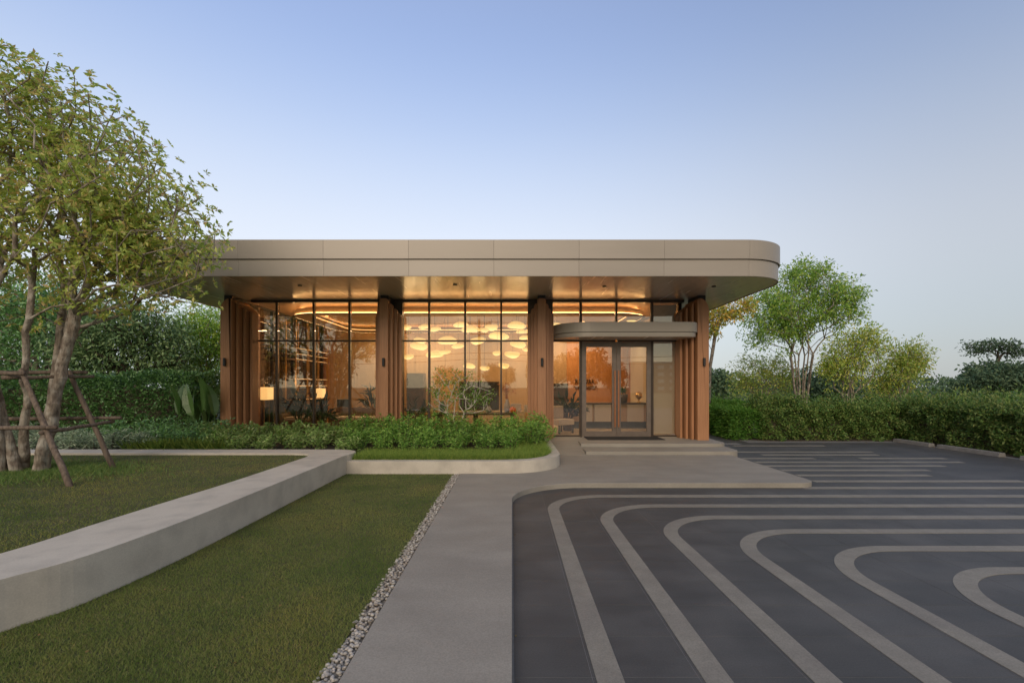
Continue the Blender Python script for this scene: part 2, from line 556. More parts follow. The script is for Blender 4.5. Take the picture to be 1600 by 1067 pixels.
def leaf_mesh(P, D, L, W, rng, fold=.18, name='leaves'):
    """one folded diamond per leaf: P base, D direction, L length, W width"""
    n = len(P)
    D = unit(D)
    R = unit(rng.normal(size=(n, 3)) + np.array([0, 0, 1.2]))
    S = unit(np.cross(D, R))
    U = np.cross(S, D)
    L = np.broadcast_to(np.asarray(L, float).reshape(-1, 1), (n, 1))
    W = np.broadcast_to(np.asarray(W, float).reshape(-1, 1), (n, 1))
    mid = P + D * L * .5 + U * W * fold
    V = np.stack([P, mid + S * W * .5, P + D * L - U * L * .1, mid - S * W * .5], 1).reshape(-1, 3)
    i = np.arange(n)[:, None] * 4
    Fc = np.concatenate([i + [0, 1, 2], i + [0, 2, 3]], 0)
    return np_mesh(name, V, Fc)


def blade_mesh(P, H, W, rng, lean=.5, name='blades'):
    n = len(P)
    a = rng.uniform(0, 2 * np.pi, n)
    S = np.stack([np.cos(a), np.sin(a), np.zeros(n)], 1)
    T = np.stack([rng.normal(size=n) * lean, rng.normal(size=n) * lean, np.ones(n)], 1)
    H = np.broadcast_to(np.asarray(H, float).reshape(-1, 1), (n, 1))
    W = np.broadcast_to(np.asarray(W, float).reshape(-1, 1), (n, 1))
    V = np.stack([P - S * W * .5, P + S * W * .5, P + T * H], 1).reshape(-1, 3)
    return np_mesh(name, V, np.arange(3 * n).reshape(-1, 3))


def grow(trunk, targets, rng, up, jitter, fan):
    """one stem: every target joins the skeleton where distance plus a share of the way to the root is least"""
    nt = len(trunk)
    A = np.zeros((nt + len(targets) * 6, 3))
    A[:nt] = trunk
    par = [-1] + list(range(nt - 1))
    way = np.zeros(len(A))
    for i in range(1, nt):
        way[i] = way[i - 1] + np.linalg.norm(A[i] - A[i - 1])
    usable = np.zeros(len(A), bool)
    usable[max(1, int(nt * .55)):nt] = True
    order = np.argsort(np.linalg.norm(targets - A[nt - 1], axis=1)) if len(targets) else []
    tips = []
    cnt = nt
    for ti in order:
        t = targets[ti]
        d = np.linalg.norm(A[:cnt] - t, axis=1) + up * np.maximum(0, A[:cnt, 2] - t[2] + .05) + fan * way[:cnt]
        d[~usable[:cnt]] = 1e9
        j = int(np.argmin(d))
        L = np.linalg.norm(A[j] - t)
        k = int(min(6, max(1, round(L / .35))))
        prev = j
        p0 = A[j].copy()
        for q in range(1, k + 1):
            f = q / k
            p = p0 + (t - p0) * f + np.array([0, 0, .10 * L * math.sin(math.pi * f)])
            if q < k:
                p = p + rng.normal(size=3) * jitter * L / k
            A[cnt] = p
            usable[cnt] = True
            way[cnt] = way[prev] + np.linalg.norm(p - A[prev])
            par.append(prev)
            prev = cnt
            cnt += 1
        tips.append(prev)
    return A[:cnt], par, tips


def skeleton(trunks, targets, rng, up=.7, jitter=.12, fan=.45):
    tops = np.array([t[-1] for t in trunks], float)
    d = np.linalg.norm((targets[:, None] - tops[None]) * np.array([1, 1, .45]), axis=2)
    own = np.argmin(d * rng.uniform(.75, 1.3, d.shape), axis=1)
    As, ps, ts, R = [], [], [], []
    off = 0
    for k, tr in enumerate(trunks):
        A, par, tips = grow(np.array(tr, float), targets[own == k], rng, up, jitter, fan)
        As.append(A)
        ps += [p + off if p >= 0 else -1 for p in par]
        ts += [t + off for t in tips]
        R += [1 - .55 * i / len(tr) for i in range(len(tr))] + [0] * (len(A) - len(tr))
        off += len(A)
    return np.concatenate(As), np.array(ps), ts, np.array(R)


def wood_mesh(A, par, tips, r0, power=.5, n=7, rmin=.004, flare=None, name='wood', floor=None, rtrunk=0.0):
    cntr = np.zeros(len(A))
    cntr[tips] = 1
    for i in range(len(A) - 1, -1, -1):
        if par[i] >= 0:
            cntr[par[i]] += cntr[i]
    R = np.maximum(rmin, r0 * np.maximum(cntr, 1) ** power)
    if floor is not None:
        R = np.maximum(R, floor * rtrunk)
        R = R * (1 + .045 * np.sin(np.arange(len(R)) * 2.3))
    e = np.array([i for i in range(len(A)) if par[i] >= 0])
    P0, P1 = A[par[e]], A[e]
    R1 = R[e]
    R0 = np.minimum(R[par[e]], R1 * 1.35)
    if flare:
        R0 = R0 * (1 + flare[1] * np.exp(-np.maximum(0, P0[:, 2] - flare[0]) / .25))
        R1 = R1 * (1 + flare[1] * np.exp(-np.maximum(0, P1[:, 2] - flare[0]) / .25))
    D = unit(P1 - P0)
    a = unit(np.cross(D, np.where(np.abs(D[:, 2:3]) < .9, [[0, 0, 1.0]], [[1.0, 0, 0]])))
    b = np.cross(D, a)
    th = np.arange(n) * 2 * np.pi / n
    c = a[:, None] * np.cos(th)[None, :, None] + b[:, None] * np.sin(th)[None, :, None]
    V = np.concatenate([P0[:, None] - (D * R0[:, None] * .3)[:, None] + c * R0[:, None, None], P1[:, None] + c * R1[:, None, None]], 1).reshape(-1, 3)
    base = np.arange(len(e))[:, None] * 2 * n
    k = np.arange(n)
    Fc = np.stack([base + k, base + (k + 1) % n, base + n + (k + 1) % n, base + n + k], -1).reshape(-1, 4)
    return np_mesh(name, V, Fc)


def in_ellipsoids(ells, n, rng, shell=.45, zmin=None):
    """points in a union of ellipsoids [(cx,cy,cz,rx,ry,rz,weight)], denser towards the outside"""
    w = np.array([e[6] for e in ells], float)
    ch = rng.choice(len(ells), n, p=w / w.sum())
    E = np.array([e[:6] for e in ells])[ch]
    d = unit(rng.normal(size=(n, 3)))
    r = rng.uniform(0, 1, (n, 1)) ** shell
    return E[:, :3] + d * r * E[:, 3:6]


def crown_leaves(tippos, center, rng, per_tip, spread, L, W, whorl=0, droop=0.0, name='crown'):
    """leaves round each branch tip; whorl > 0 sets them in stars of that many"""
    T = np.repeat(tippos, per_tip, 0)
    C = T + rng.uniform(-1.5, 1.5, T.shape) * spread
    out = unit(C - np.asarray(center))
    if whorl:
        ax = unit(out * .6 + rng.normal(size=C.shape) * .5 + np.array([0, 0, .6]))
        a = unit(np.cross(ax, rng.normal(size=C.shape)))
        b = np.cross(ax, a)
        P, D, LL = [], [], []
        for k in range(whorl):
            th = 2 * np.pi * k / whorl + rng.uniform(-.25, .25, len(C))
            d = (a * np.cos(th)[:, None] + b * np.sin(th)[:, None]) * .9 + ax * .35 - np.array([0, 0, droop])
            keep = rng.uniform(size=len(C)) < .88
            P.append(C[keep])
            D.append(d[keep])
            LL.append(rng.uniform(.7, 1.15, keep.sum()) * L)
        P, D, LL = np.concatenate(P), np.concatenate(D), np.concatenate(LL)
        return leaf_mesh(P, D, LL, LL * (W / L), rng, name=name)
    D = out * .5 + rng.normal(size=C.shape) * .7 + np.array([0, 0, .1 - droop])
    LL = rng.uniform(.65, 1.25, len(C)) * L
    return leaf_mesh(C, D, LL, LL * (W / L), rng, name=name)


def make_tree(name, base, trunks, ells, ntips, leaf, matl, bark, label, cat, seed, r0=.006, group=None, per_tip=20, spread=.16, L=.1, W=.045, whorl=0, droop=0.0, shell=.45, power=.5, up=.7, flare=None, extra=None, clip=None, rtrunk=0.0, fan=.45):
    rng = np.random.default_rng(seed)
    root = empty(name, base, label, cat, group)
    tg = in_ellipsoids(ells, ntips, rng, shell)
    if extra is not None:
        tg = np.concatenate([tg, np.array(extra)])
    if clip is not None:
        tg = tg[clip(tg)]
    A, par, tips, fl = skeleton(trunks, tg, rng, up, fan=fan)
    w = link('trunk', wood_mesh(A, par, tips, r0, power, flare=flare, floor=fl, rtrunk=rtrunk), bark, None, True)
    c = link('crown', crown_leaves(A[tips], np.mean([e[:3] for e in ells], 0), rng, per_tip, spread, L, W, whorl, droop), matl)
    for o in (w, c):
        o.data.transform(__import__('mathutils').Matrix.Translation(-Vector(base)))
        o.parent = root
    tag(c, kind='stuff')
    return root


def copy_tree(o, loc, rz=0, scale=(1, 1, 1), label=None):
    c = o.copy()
    col.objects.link(c)
    c.location = loc
    c.rotation_euler = (0, 0, rz)
    c.scale = scale
    if label:
        c['label'] = label
    for ch in o.children:
        d = ch.copy()
        col.objects.link(d)
        d.parent = c
    return c


def surface_points(x0, x1, y0, y1, z0, z1, n, rng, depth=.10, faces='ftlrb', wob=.08):
    """points just under the faces of a clipped hedge, wobbling in and out"""
    A = {'f': (x1 - x0) * (z1 - z0), 't': (x1 - x0) * (y1 - y0), 'l': (y1 - y0) * (z1 - z0), 'r': (y1 - y0) * (z1 - z0), 'b': (x1 - x0) * (z1 - z0)}
    tot = sum(A[k] for k in faces)
    P, N = [], []
    for k in faces:
        m = int(n * A[k] / tot)
        u, v = rng.uniform(size=m), rng.uniform(size=m)
        dep = rng.exponential(depth, m)
        X, Y, Z = x0 + u * (x1 - x0), y0 + u * (y1 - y0), z0 + v * (z1 - z0)
        if k in 'fb':
            wv = wob * (np.sin(X * 5.3) * np.sin(Z * 6.1 + X) + .5 * np.sin(X * 13 + Z * 9))
            p = np.stack([X, (y0 + dep + wv) if k == 'f' else (y1 - dep - wv), Z], 1)
            nn = (0, -1 if k == 'f' else 1, .25)
        elif k == 't':
            Y = y0 + v * (y1 - y0)
            wv = wob * (.9 * np.sin(X * 1.37 + .6 * Y) + np.sin(X * 3.7 + Y) + .6 * np.sin(X * 9.1 + 2 * Y) + .5 * np.sin(Y * 7))
            p = np.stack([X, Y, z1 - dep * .8 + wv], 1)
            nn = (0, -.1, 1)
        else:
            wv = wob * np.sin(Y * 5.3) * np.sin(Z * 6.1 + Y)
            p = np.stack([(x0 + dep + wv) if k == 'l' else (x1 - dep - wv), Y, Z], 1)
            nn = (-1 if k == 'l' else 1, 0, .25)
        P.append(p)
        N.append(np.tile(nn, (m, 1)))
    return np.concatenate(P), np.concatenate(N)


def make_hedge(name, x0, x1, y0, y1, z0, z1, n, mat, label, seed, L=.07, W=.035, faces='ftlr', depth=.10, wob=.08, rnd=.7, sprigs=0, group=None):
    rng = np.random.default_rng(seed)
    root = empty(name, ((x0 + x1) / 2, (y0 + y1) / 2, z0), label, 'hedge', group)
    P, N = surface_points(x0, x1, y0, y1, z0, z1, n, rng, depth, faces, wob)
    if sprigs:                                     # loose shoots above the clipped top
        sx, sy = rng.uniform(x0, x1, sprigs), rng.uniform(y0, y1, sprigs)
        h = rng.exponential(.17, sprigs)
        k = 9
        f = rng.uniform(0, 1, (sprigs, k))
        Q = np.stack([np.repeat(sx, k) + rng.normal(size=sprigs * k) * .03, np.repeat(sy, k) + rng.normal(size=sprigs * k) * .03, z1 - .05 + (f * h[:, None]).ravel()], 1)
        P = np.concatenate([P, Q])
        N = np.concatenate([N, np.tile((0, 0, .8), (len(Q), 1))])
    D = N + rng.normal(size=P.shape) * rnd
    LL = rng.uniform(.6, 1.3, len(P)) * L
    c = root.location
    o = link('foliage', leaf_mesh(P - np.array(c), D, LL, LL * W / L, rng), mat)
    o.parent = root
    tag(o, kind='stuff')
    g = .26                                       # the dense twiggy inside
    mb = MB().box(x0 + g - c.x, x1 - g - c.x, y0 + g - c.y, y1 - g - c.y, 0, z1 - g * 1.4 - z0)
    k = mb.build('branch_mass', 'barkdark')
    k.parent = root
    return root


# ------------------------------------------------------------------ the setting: ground, driveway, path, lawns
def structure(o):
    o['kind'] = 'structure'
    return o


structure(MB().box(-400, 400, -400, 500, -1.0, -.045).build('ground', 'earth'))
drive = structure(MB().prism([(-.02, -9), (11.62, -9), (11.62, 14.5), (7.6, 14.5), (7.0, 15.2), (6.6, 30), (-.02, 30)], -.3, -.0014).build('driveway', 'grout'))

# dark paving tiles with open joints: nearest 300 one by one, the rest together
xj = [0.012, .454] + [.454 + .605 * k for k in range(1, 19)]
yj = [1.385 + .4525 * k for k in range(0, 30)]
cells = []
for i in range(len(xj) - 1):
    for j in range(len(yj) - 1):
        x0, x1, y0, y1 = xj[i], xj[i + 1], yj[j], yj[j + 1]
        if y1 > 8.0 and x1 < 4.9 and y0 > 7.9:
            continue
        if y1 < 2.55 or x0 / y1 > 1.08:
            continue
        if x1 > 11.6 or y1 > 14.4 or (y1 > 13.9 and x0 < 6.4):
            continue
        cells.append((y0 * y0 + .3 * x0 * x0, x0, x1, y0, y1))
cells.sort()
tile_me = {}
for q, (_, x0, x1, y0, y1) in enumerate(cells[:300]):
    key = round(x1 - x0, 3)
    if key not in tile_me:
        w, d = (x1 - x0) / 2 - .0015, (y1 - y0) / 2 - .0015
        b = .001
        m_ = MB()
        m_.add([(-w, -d, -.03), (w, -d, -.03), (w, d, -.03), (-w, d, -.03), (-w, -d, -b), (w, -d, -b), (w, d, -b), (-w, d, -b),
                (-w + b, -d + b, 0), (w - b, -d + b, 0), (w - b, d - b, 0), (-w + b, d - b, 0)],
               [(0, 1, 5, 4), (1, 2, 6, 5), (2, 3, 7, 6), (3, 0, 4, 7), (4, 5, 9, 8), (5, 6, 10, 9), (6, 7, 11, 10), (7, 4, 8, 11), (8, 9, 10, 11)])
        tile_me[key] = m_.mesh('paving_tile')
        tile_me[key].materials.append(M['tile'])
    o = bpy.data.objects.new('paving_tile', tile_me[key])
    col.objects.link(o)
    o.parent = drive
    o.location = ((x0 + x1) / 2, (y0 + y1) / 2, random.uniform(0, .0006))
mb = MB()
for _, x0, x1, y0, y1 in cells[300:]:
    mb.box(x0 + .002, x1 - .002, y0 + .002, y1 - .002, -.03, 0)
# the ground behind the pavilion's corner
mb.box(5.2, 6.9, 14.0, 29, -.03, 0)
tag(mb.build('far_paving_tiles', 'tile', drive), kind='stuff')

# pale curved strips let into the paving
HW = .077
for k in range(6):
    X, Y, r = .552 + .605 * k, 7.25 - .585 * k, .84
    line = [(X, 1.2), (X, Y - r - .6)] + arc(X + r, Y - r, r, 180, 90, 16) + [(X + r + .6, Y), (11.4, Y)]
    MB().strip(line, -HW, HW, -.02, .004).build('paving_strip', 'stripe', drive)
for y, xa, xb in ((762, 1250, 1640), (751.6, 1270, 1597), (742.4, 1245, 1451), (734.4, 1220, 1450), (727.7, 1195, 1474), (721.9, 1180, 1503), (716, 1160, 1272), (716, 1343, 1476), (710.5, 1190, 1371), (706, 1150, 1362), (696.3, 1145, 1287)):
    d = CAMH * F / (y - 603)
    xa, xb = (xa - 800) * d / F, min(11.4, (xb - 800) * d / F)
    xa = max(xa, 4.7 if d < 11 else 5.2)
    MB().strip([(xa, d), (xb, d)], -HW, HW, -.02, .004).build('paving_strip', 'stripe', drive)

# path and apron, one raised slab
path_pts = [(-.925, -7), (0, -7), (0, 6.685)] + arc(1.15, 6.685, 1.15, 180, 90, 20) + [(4.69, 7.835)] + arc(4.69, 8.135, .3, -90, 0, 10) + [(4.99, 13.0), (-.925, 13.0)]
path = structure(MB().prism(path_pts, -.4, .08).build('path', 'concrete', bevel=.008))

LAWN_Z, UP_Z = .070, .375
lawn = structure(MB().box(-9, -1.04, -7, 8.75, -.5, LAWN_Z).build('lawn', 'lawn'))
bench_outer = [(-6.5, .9), (-5.2, 1.2), (-4.3, 1.75), (-3.7, 2.35), (-3.42, 2.75), (-3.27, 3.12), (-3.13, 3.45), (-3.06, 3.9), (-3.015, 4.6), (-3.0, 5.6), (-2.985, 8.4), (-2.95, 8.75), (-2.93, 9.0), (-2.97, 9.18), (-3.10, 9.34), (-3.30, 9.43), (-3.6, 9.455)]
bench_inner = [(-6.6, 1.75), (-5.4, 1.95), (-4.7, 2.35), (-4.15, 2.9), (-3.88, 3.3), (-3.77, 3.7), (-3.75, 4.3), (-3.70, 5.2), (-3.63, 6.3), (-3.60, 8.2), (-3.605, 8.5), (-3.66, 8.72), (-3.78, 8.85), (-3.98, 8.91), (-4.3, 8.92)]


def smooth_line(p, k=5):
    p = [Vector(q) for q in p]
    out = []
    for i in range(len(p) - 1):
        a, b, c, d = p[max(0, i - 1)], p[i], p[i + 1], p[min(len(p) - 1, i + 2)]
        for q in range(k):
            t = q / k
            v = .5 * (2 * b + (c - a) * t + (2 * a - 5 * b + 4 * c - d) * t * t + (3 * b - a - 3 * c + d) * t ** 3)
            out.append((v.x, v.y))
    return out + [tuple(p[-1])]


bench_outer, bench_inner = smooth_line(bench_outer), smooth_line(bench_inner)
bench_poly = bench_outer + [(-12, 9.46), (-12, 8.92)] + bench_inner[::-1]
bench = MB().prism(bench_poly, -.3, .412).build('bench_wall', 'wallconc', bevel=.012)
tag(bench, 'long pale concrete bench wall curving between the two lawns', 'wall')
upl = [(-12, 8.93)] + [(-4.3, 8.93)] + [(x + .03, y + .01) for x, y in bench_inner[::-1][1:]] + [(-14, 1.9), (-14, 8.93)]
upper = structure(MB().prism(upl[::-1], -.4, UP_Z).build('upper_lawn', 'lawn'))

wall_line = [(-2.975, 8.68), (-.14, 8.68)] + arc(-.14, 9.78, 1.1, -90, 0, 18) + [(.96, 12.7)]
pw = MB().strip(wall_line, -.22, 0, -.3, .30).build('planter_wall', 'wallconc', bevel=.010)
tag(pw, 'low pale planter wall with a rounded corner beside the path', 'wall')
soil = structure(MB().prism([(-2.95, 8.89), (-.14, 8.89)] + arc(-.14, 9.78, .89, -90, 0, 10) + [(.75, 12.6), (.75, 13.2), (-13, 13.2), (-13, 9.44), (-2.95, 9.44)], -.3, .27).build('planting_bed', 'soil'))
bed2 = structure(MB().box(-40, -7.9, 13.15, 40, -.3, .2).build('garden_soil', 'earth'))
bed3 = structure(MB().prism([(11.62, -9), (13.4, -9), (13.4, 16.2), (7.4, 16.2), (7.4, 29), (6.62, 29), (7.02, 15.2), (7.62, 14.5), (11.62, 14.5)], -.3, .02).build('hedge_bed', 'soil'))


# grass blades on the lawns
def scatter(n, x0, x1, y0, y1, z, keep, rng, near=1.4):
    """denser towards the camera"""
    u = rng.uniform(size=n)
    e = 1 - near
    Y = (y0 ** e + u * (y1 ** e - y0 ** e)) ** (1 / e)
    X = rng.uniform(x0, x1, n)
    P = np.stack([X, Y, np.full(n, z)], 1)
    return P[keep(X, Y)]


rng = np.random.default_rng(11)
bo = np.array([p for p in bench_outer if p[1] < 8.9])
P = scatter(230000, -4.2, -1.035, 2.3, 8.68, LAWN_Z, lambda X, Y: (X > np.interp(Y, bo[:, 1], bo[:, 0]) + .004) & (X / Y > -1.1), rng)
g = link('grass', blade_mesh(P, rng.uniform(.010, .023, len(P)), .004, rng, .6), 'blade')
tag(g, 'short olive green turf of the lower lawn beside the path', 'grass', kind='stuff')
bi = np.array([p for p in bench_inner if p[1] < 8.9])
P = scatter(130000, -10, -3.55, 3.0, 8.9, UP_Z, lambda X, Y: (X < np.interp(Y, bi[:, 1], bi[:, 0]) + .02) & (X / Y > -1.12), rng, 1.3)
g = link('grass', blade_mesh(P, rng.uniform(.010, .024, len(P)), .0055, rng, .6), 'blade')
tag(g, 'short olive green turf of the raised lawn under the tree', 'grass', kind='stuff')
# longer ground cover round the trunk of the tree
n = 16000
P = np.stack([-7.4 + .85 * rng.normal(size=n), 7.2 + .42 * rng.normal(size=n), np.full(n, UP_Z)], 1)
g = link('ground_cover', blade_mesh(P, rng.uniform(.02, .075, n), .010, rng, .7), 'lf_hedge2')
tag(g, 'darker tufted ground cover round the tree trunk', 'ground cover', kind='stuff')
# soft grass at the front of the planter
n = 34000
X, Y = rng.uniform(-2.95, .76, n), 8.88 + 1.0 * rng.uniform(size=n) ** 1.5
k = (X < -.2) | ((X + .14) ** 2 + (Y - 9.78) ** 2 < .88 ** 2)
X2, Y2 = rng.uniform(.1, .76, 12000), rng.uniform(9.7, 12.2, 12000)
P = np.stack([np.concatenate([X[k], X2]), np.concatenate([Y[k], Y2]), np.full(k.sum() + 12000, .27)], 1)
g = link('planter_grass', blade_mesh(P, rng.uniform(.06, .17, len(P)), .008, rng, .55), 'tallblade')
tag(g, 'soft green grass along the front edge of the planter', 'grass', kind='stuff')

# pebble strip: 300 nearest pebbles one by one, the rest together
strip_o = structure(MB().box(-1.06, -.926, -7, 8.68, -.3, .055).build('pebble_strip', 'sand'))
peb_me = []
for q in range(10):
    bm = bmesh.new()
    bmesh.ops.create_icosphere(bm, subdivisions=1, radius=1)
    rr = random.Random(q)
    sx, sy, sz = rr.uniform(.8, 1.15), rr.uniform(.7, 1.0), rr.uniform(.5, .75)
    for v in bm.verts:
        v.co = Vector((v.co.x * sx, v.co.y * sy, v.co.z * sz)) * rr.uniform(.86, 1.1)
    me = bpy.data.meshes.new('pebble')
    bm.to_mesh(me)
    bm.free()
    me.materials.append(M['pebble'])
    me.shade_smooth()
    peb_me.append(me)
pebs = []
y = 2.35
while y < 8.68:
    for q in range(6):
        s_ = random.uniform(.010, .018)
        pebs.append((random.uniform(-1.055, -.935), y + random.uniform(-.012, .012), .060 + random.uniform(-.004, .016), s_))
    y += .0160
pebs.sort(key=lambda p: p[1])
rest = MB()
for q, (x, y, z, s_) in enumerate(pebs):
    me = peb_me[q % 10]
    if q < 300:
        o = bpy.data.objects.new('pebble', me)
        col.objects.link(o)
        o.parent = strip_o
        o.location = (x, y, z)
        o.scale = (s_, s_, s_)
        o.rotation_euler = (random.uniform(-.4, .4), random.uniform(-.4, .4), random.uniform(0, 6.28))
    else:
        ca, sa = math.cos(q * 2.4), math.sin(q * 2.4)
        rest.add([(x + s_ * (v.co.x * ca - v.co.y * sa), y + s_ * (v.co.x * sa + v.co.y * ca), z + s_ * v.co.z) for v in me.vertices], [tuple(p.vertices) for p in me.polygons])
M['pebble_far'] = mat_leaf('pebble_mass', [(0.225, 0.200, 0.169), (0.338, 0.312, 0.275), (0.450, 0.413, 0.362), (0.550, 0.512, 0.450), (0.300, 0.250, 0.200)], .7, 0.0, .3)
me = bpy.data.meshes.new('pebbles')
me.from_pydata(rest.v, [], rest.f)
o = link('far_pebbles', me, 'pebble_far', strip_o, True)
tag(o, kind='stuff')

# ------------------------------------------------------------------ the pavilion
pav = empty('pavilion', (-1.2, 16, 0), 'single storey glass pavilion with wide rounded flat roof and wooden columns', 'building')
FL = .24                                   # floor
GY = 13.40                                 # glass line
XL, XR, YB = -7.45, 4.72, 19.3             # side glass and back wall
SOF = 4.02

plinth = MB().prism([(1.69, 11.84)] + arc(5.01, 12.14, .3, -90, 0, 8) + [(5.31, 20), (-7.9, 20), (-7.9, 12.42), (1.69, 12.42)], -.3, FL).build('plinth', 'concrete', pav, bevel=.008)
MB().prism([(1.69, 11.02)] + arc(4.95, 11.32, .3, -90, 0, 8) + [(5.25, 12.3), (5.25, 12.6), (1.69, 12.6)], -.3, .16).build('step', 'concrete', pav, bevel=.008)
m_ = MB()
m_.add([(.965, 10.95, .083), (1.687, 10.95, .083), (1.687, 12.415, .2385), (.965, 12.415, .2385), (.965, 10.95, -.1), (1.687, 10.95, -.1), (1.687, 12.415, -.1), (.965, 12.415, -.1)],
       [(0, 1, 2, 3), (4, 7, 6, 5), (0, 4, 5, 1), (1, 5, 6, 2), (2, 6, 7, 3), (3, 7, 4, 0)])
m_.build('ramp', 'concrete', pav)
MB().prism([(XL, GY - .05), (XR, GY - .05), (XR, YB), (XL, YB)], FL, FL + .006).build('floor', 'floor', pav)

# roof
RX0, RX1, RY0, RY1, RR = -8.92, 6.2, 10.40, 20.9, 1.15
outline = rounded([(RX0, RY0), (RX1, RY0), (RX1, RY1), (RX0, RY1)], [RR] * 4, 16)
inset = lambda d: rounded([(RX0 + d, RY0 + d), (RX1 - d, RY0 + d), (RX1 - d, RY1 - d), (RX0 + d, RY1 - d)], [RR - d] * 4, 16)
roof = MB().prism(inset(.035), SOF + .06, 4.70).build('roof', 'core', pav)
MB().prism(inset(.03), SOF, SOF + .055).build('soffit', 'soffit', pav)


def cut_outline(seams):
    """pieces of the roof outline between seams, walking right along the front edge and round"""
    pts = [(-7.71, RY0), (RX1 - RR, RY0)] + arc(RX1 - RR, RY0 + RR, RR, -90, 0, 16)[1:] + [(RX1, RY1 - RR)] + arc(RX1 - RR, RY1 - RR, RR, 0, 90, 16)[1:] + [(RX0 + RR, RY1)] + arc(RX0 + RR, RY1 - RR, RR, 90, 180, 16)[1:] + [(RX0, RY0 + RR)] + arc(RX0 + RR, RY0 + RR, RR, 180, 270, 16)[1:] + [(-7.71, RY0)]
    cum = [0]
    for a, b in zip(pts, pts[1:]):
        cum.append(cum[-1] + math.dist(a, b))
    tot = cum[-1]

    def pt(s_):
        for i in range(len(pts) - 1):
            if cum[i + 1] >= s_ - 1e-9:
                f = (s_ - cum[i]) / max(1e-9, cum[i + 1] - cum[i])
                return (pts[i][0] + f * (pts[i + 1][0] - pts[i][0]), pts[i][1] + f * (pts[i + 1][1] - pts[i][1]))
    res = []
    for a, b in zip(seams, seams[1:] + [tot]):
        a, b = a + .0008, b - .0008
        res.append([pt(a)] + [pts[i] for i in range(len(pts)) if a + .01 < cum[i] < b - .01] + [pt(b)])
    return res


seams = [1.83 * k for k in range(8)] + [12.81 + 2.1]
while seams[-1] + 3.2 < 48.5:
    seams.append(seams[-1] + 1.83)
for piece in cut_outline(seams):
    MB().strip(piece, -.03, 0, SOF - .012, 4.362).build('fascia_panel', 'fascia', roof, bevel=.003, seg=1)
    MB().strip(piece, -.02, .035, 4.374, 4.784).build('fascia_panel', 'fascia', roof, bevel=.003, seg=1)
for x, y in ((4.8, 11.5), (-1.33, 11.3), (2.2, 11.5), (-5.0, 11.4)):
    MB().lathe([(.045, -.02), (.05, -.012), (.05, .004)], (x, y, SOF), 16).build('downlight', 'black', roof)


# columns
def slab_top(x0, x1, z0, z1, r0, r1, n=6):
    """front outline of a slab with rounded top corners (left r0, right r1)"""
    p = [(x0, z0), (x1, z0)]
    p += [(x1 - r1 + r1 * math.cos(t), z1 - r1 * 1.25 + r1 * 1.25 * math.sin(t)) for t in [math.pi / 2 * k / n for k in range(n + 1)]] if r1 else [(x1, z1)]
    p += [(x0 + r0 - r0 * math.sin(t), z1 - r0 * 1.25 + r0 * 1.25 * math.cos(t)) for t in [math.pi / 2 * k / n for k in range(n + 1)]] if r0 else [(x0, z1)]
    return p


def sconce(parent, x, y, z):
    mb_ = MB().box(x - .022, x + .022, y - .012, y, z - .05, z + .05)
    mb_.lathe([(.030, -.105), (.034, -.095), (.034, .095), (.030, .105)], (x, y - .045, z), 14)
    mb_.build('wall_lamp', 'black', parent)


def mid_column(cx):
    c = MB().prism(slab_top(cx - .11, cx + .11, FL, 3.93, .06, .06), 12.58, 12.742, 'y').build('column', 'wood', pav, bevel=.004)
    for k in (1, 2, 3):
        w = .11 + .08 * k
        MB().prism(slab_top(cx - w, cx + w, FL, 3.93 - .105 * k, .07, .07), 12.58 + .165 * k, 12.742 + .165 * k, 'y').build('column_fin', 'wood', c, bevel=.004)
    MB().box(cx - .10, cx + .10, 12.66, 13.36, 3.86, SOF + .01).build('column_neck', 'black', c)
    MB().box(cx - .34, cx + .34, 13.24, 13.47, FL, SOF + .01).build('column_core', 'bronze', c)
    sconce(c, cx + .005, 12.578, 2.27)
    return c


def corner_column(x0, x1, s):
    """outer slab x0..x1, fins stepping inwards in direction s"""
    r = (.25, .05) if s > 0 else (.05, .25)
    c = MB().prism(slab_top(x0, x1, FL, 3.93, *r), 12.58, 13.5, 'y').build('column', 'wood', pav, bevel=.004)
    edge = x1 if s > 0 else x0
    for k in (1, 2, 3):
        a, b = edge + s * .095 * (k - 1), edge + s * .095 * k
        rr = (0, .075) if s > 0 else (.075, 0)
        a += s * .032
        MB().prism(slab_top(min(a, b), max(a, b), FL, 3.93 - .085 * k, *rr), 12.58 + .165 * k, 13.5, 'y').build('column_fin', 'wood', c, bevel=.004)
        MB().box(min(a, a - s * .032), max(a, a - s * .032), 12.70 + .165 * k, 13.49, FL, 3.80 - .085 * k).build('shade_strip', 'bronze', c)  # dark strip set in the groove to deepen the shade between fins
    MB().box((x0 + x1) / 2 - .1, (x0 + x1) / 2 + .1, 12.68, 13.4, 3.86, SOF + .01).build('column_neck', 'black', c)
    sconce(c, (x0 + x1) / 2 - s * .01, 12.578, 2.27)
    return c


corner_column(-7.588, -7.31, 1)
mid_column(-3.34)
mid_column(.775)
corner_column(4.83, 5.124, -1)
# the two rear corner columns
for x0, x1 in ((-7.588, -7.31), (4.83, 5.124)):
    MB().prism(slab_top(x0, x1, FL, 3.93, .05, .05), 19.0, 19.6, 'y').build('column', 'wood', pav, bevel=.004)

# glazing
mx = [-6.50, -5.48, -4.49, -3.34, -2.29, -1.296, -.30, .775, 1.90, 2.885, 3.87]
TR = 2.895
MW = .026
ends = [-7.04] + mx + [4.58]


def is_col(x):
    return x in (-3.34, .775)


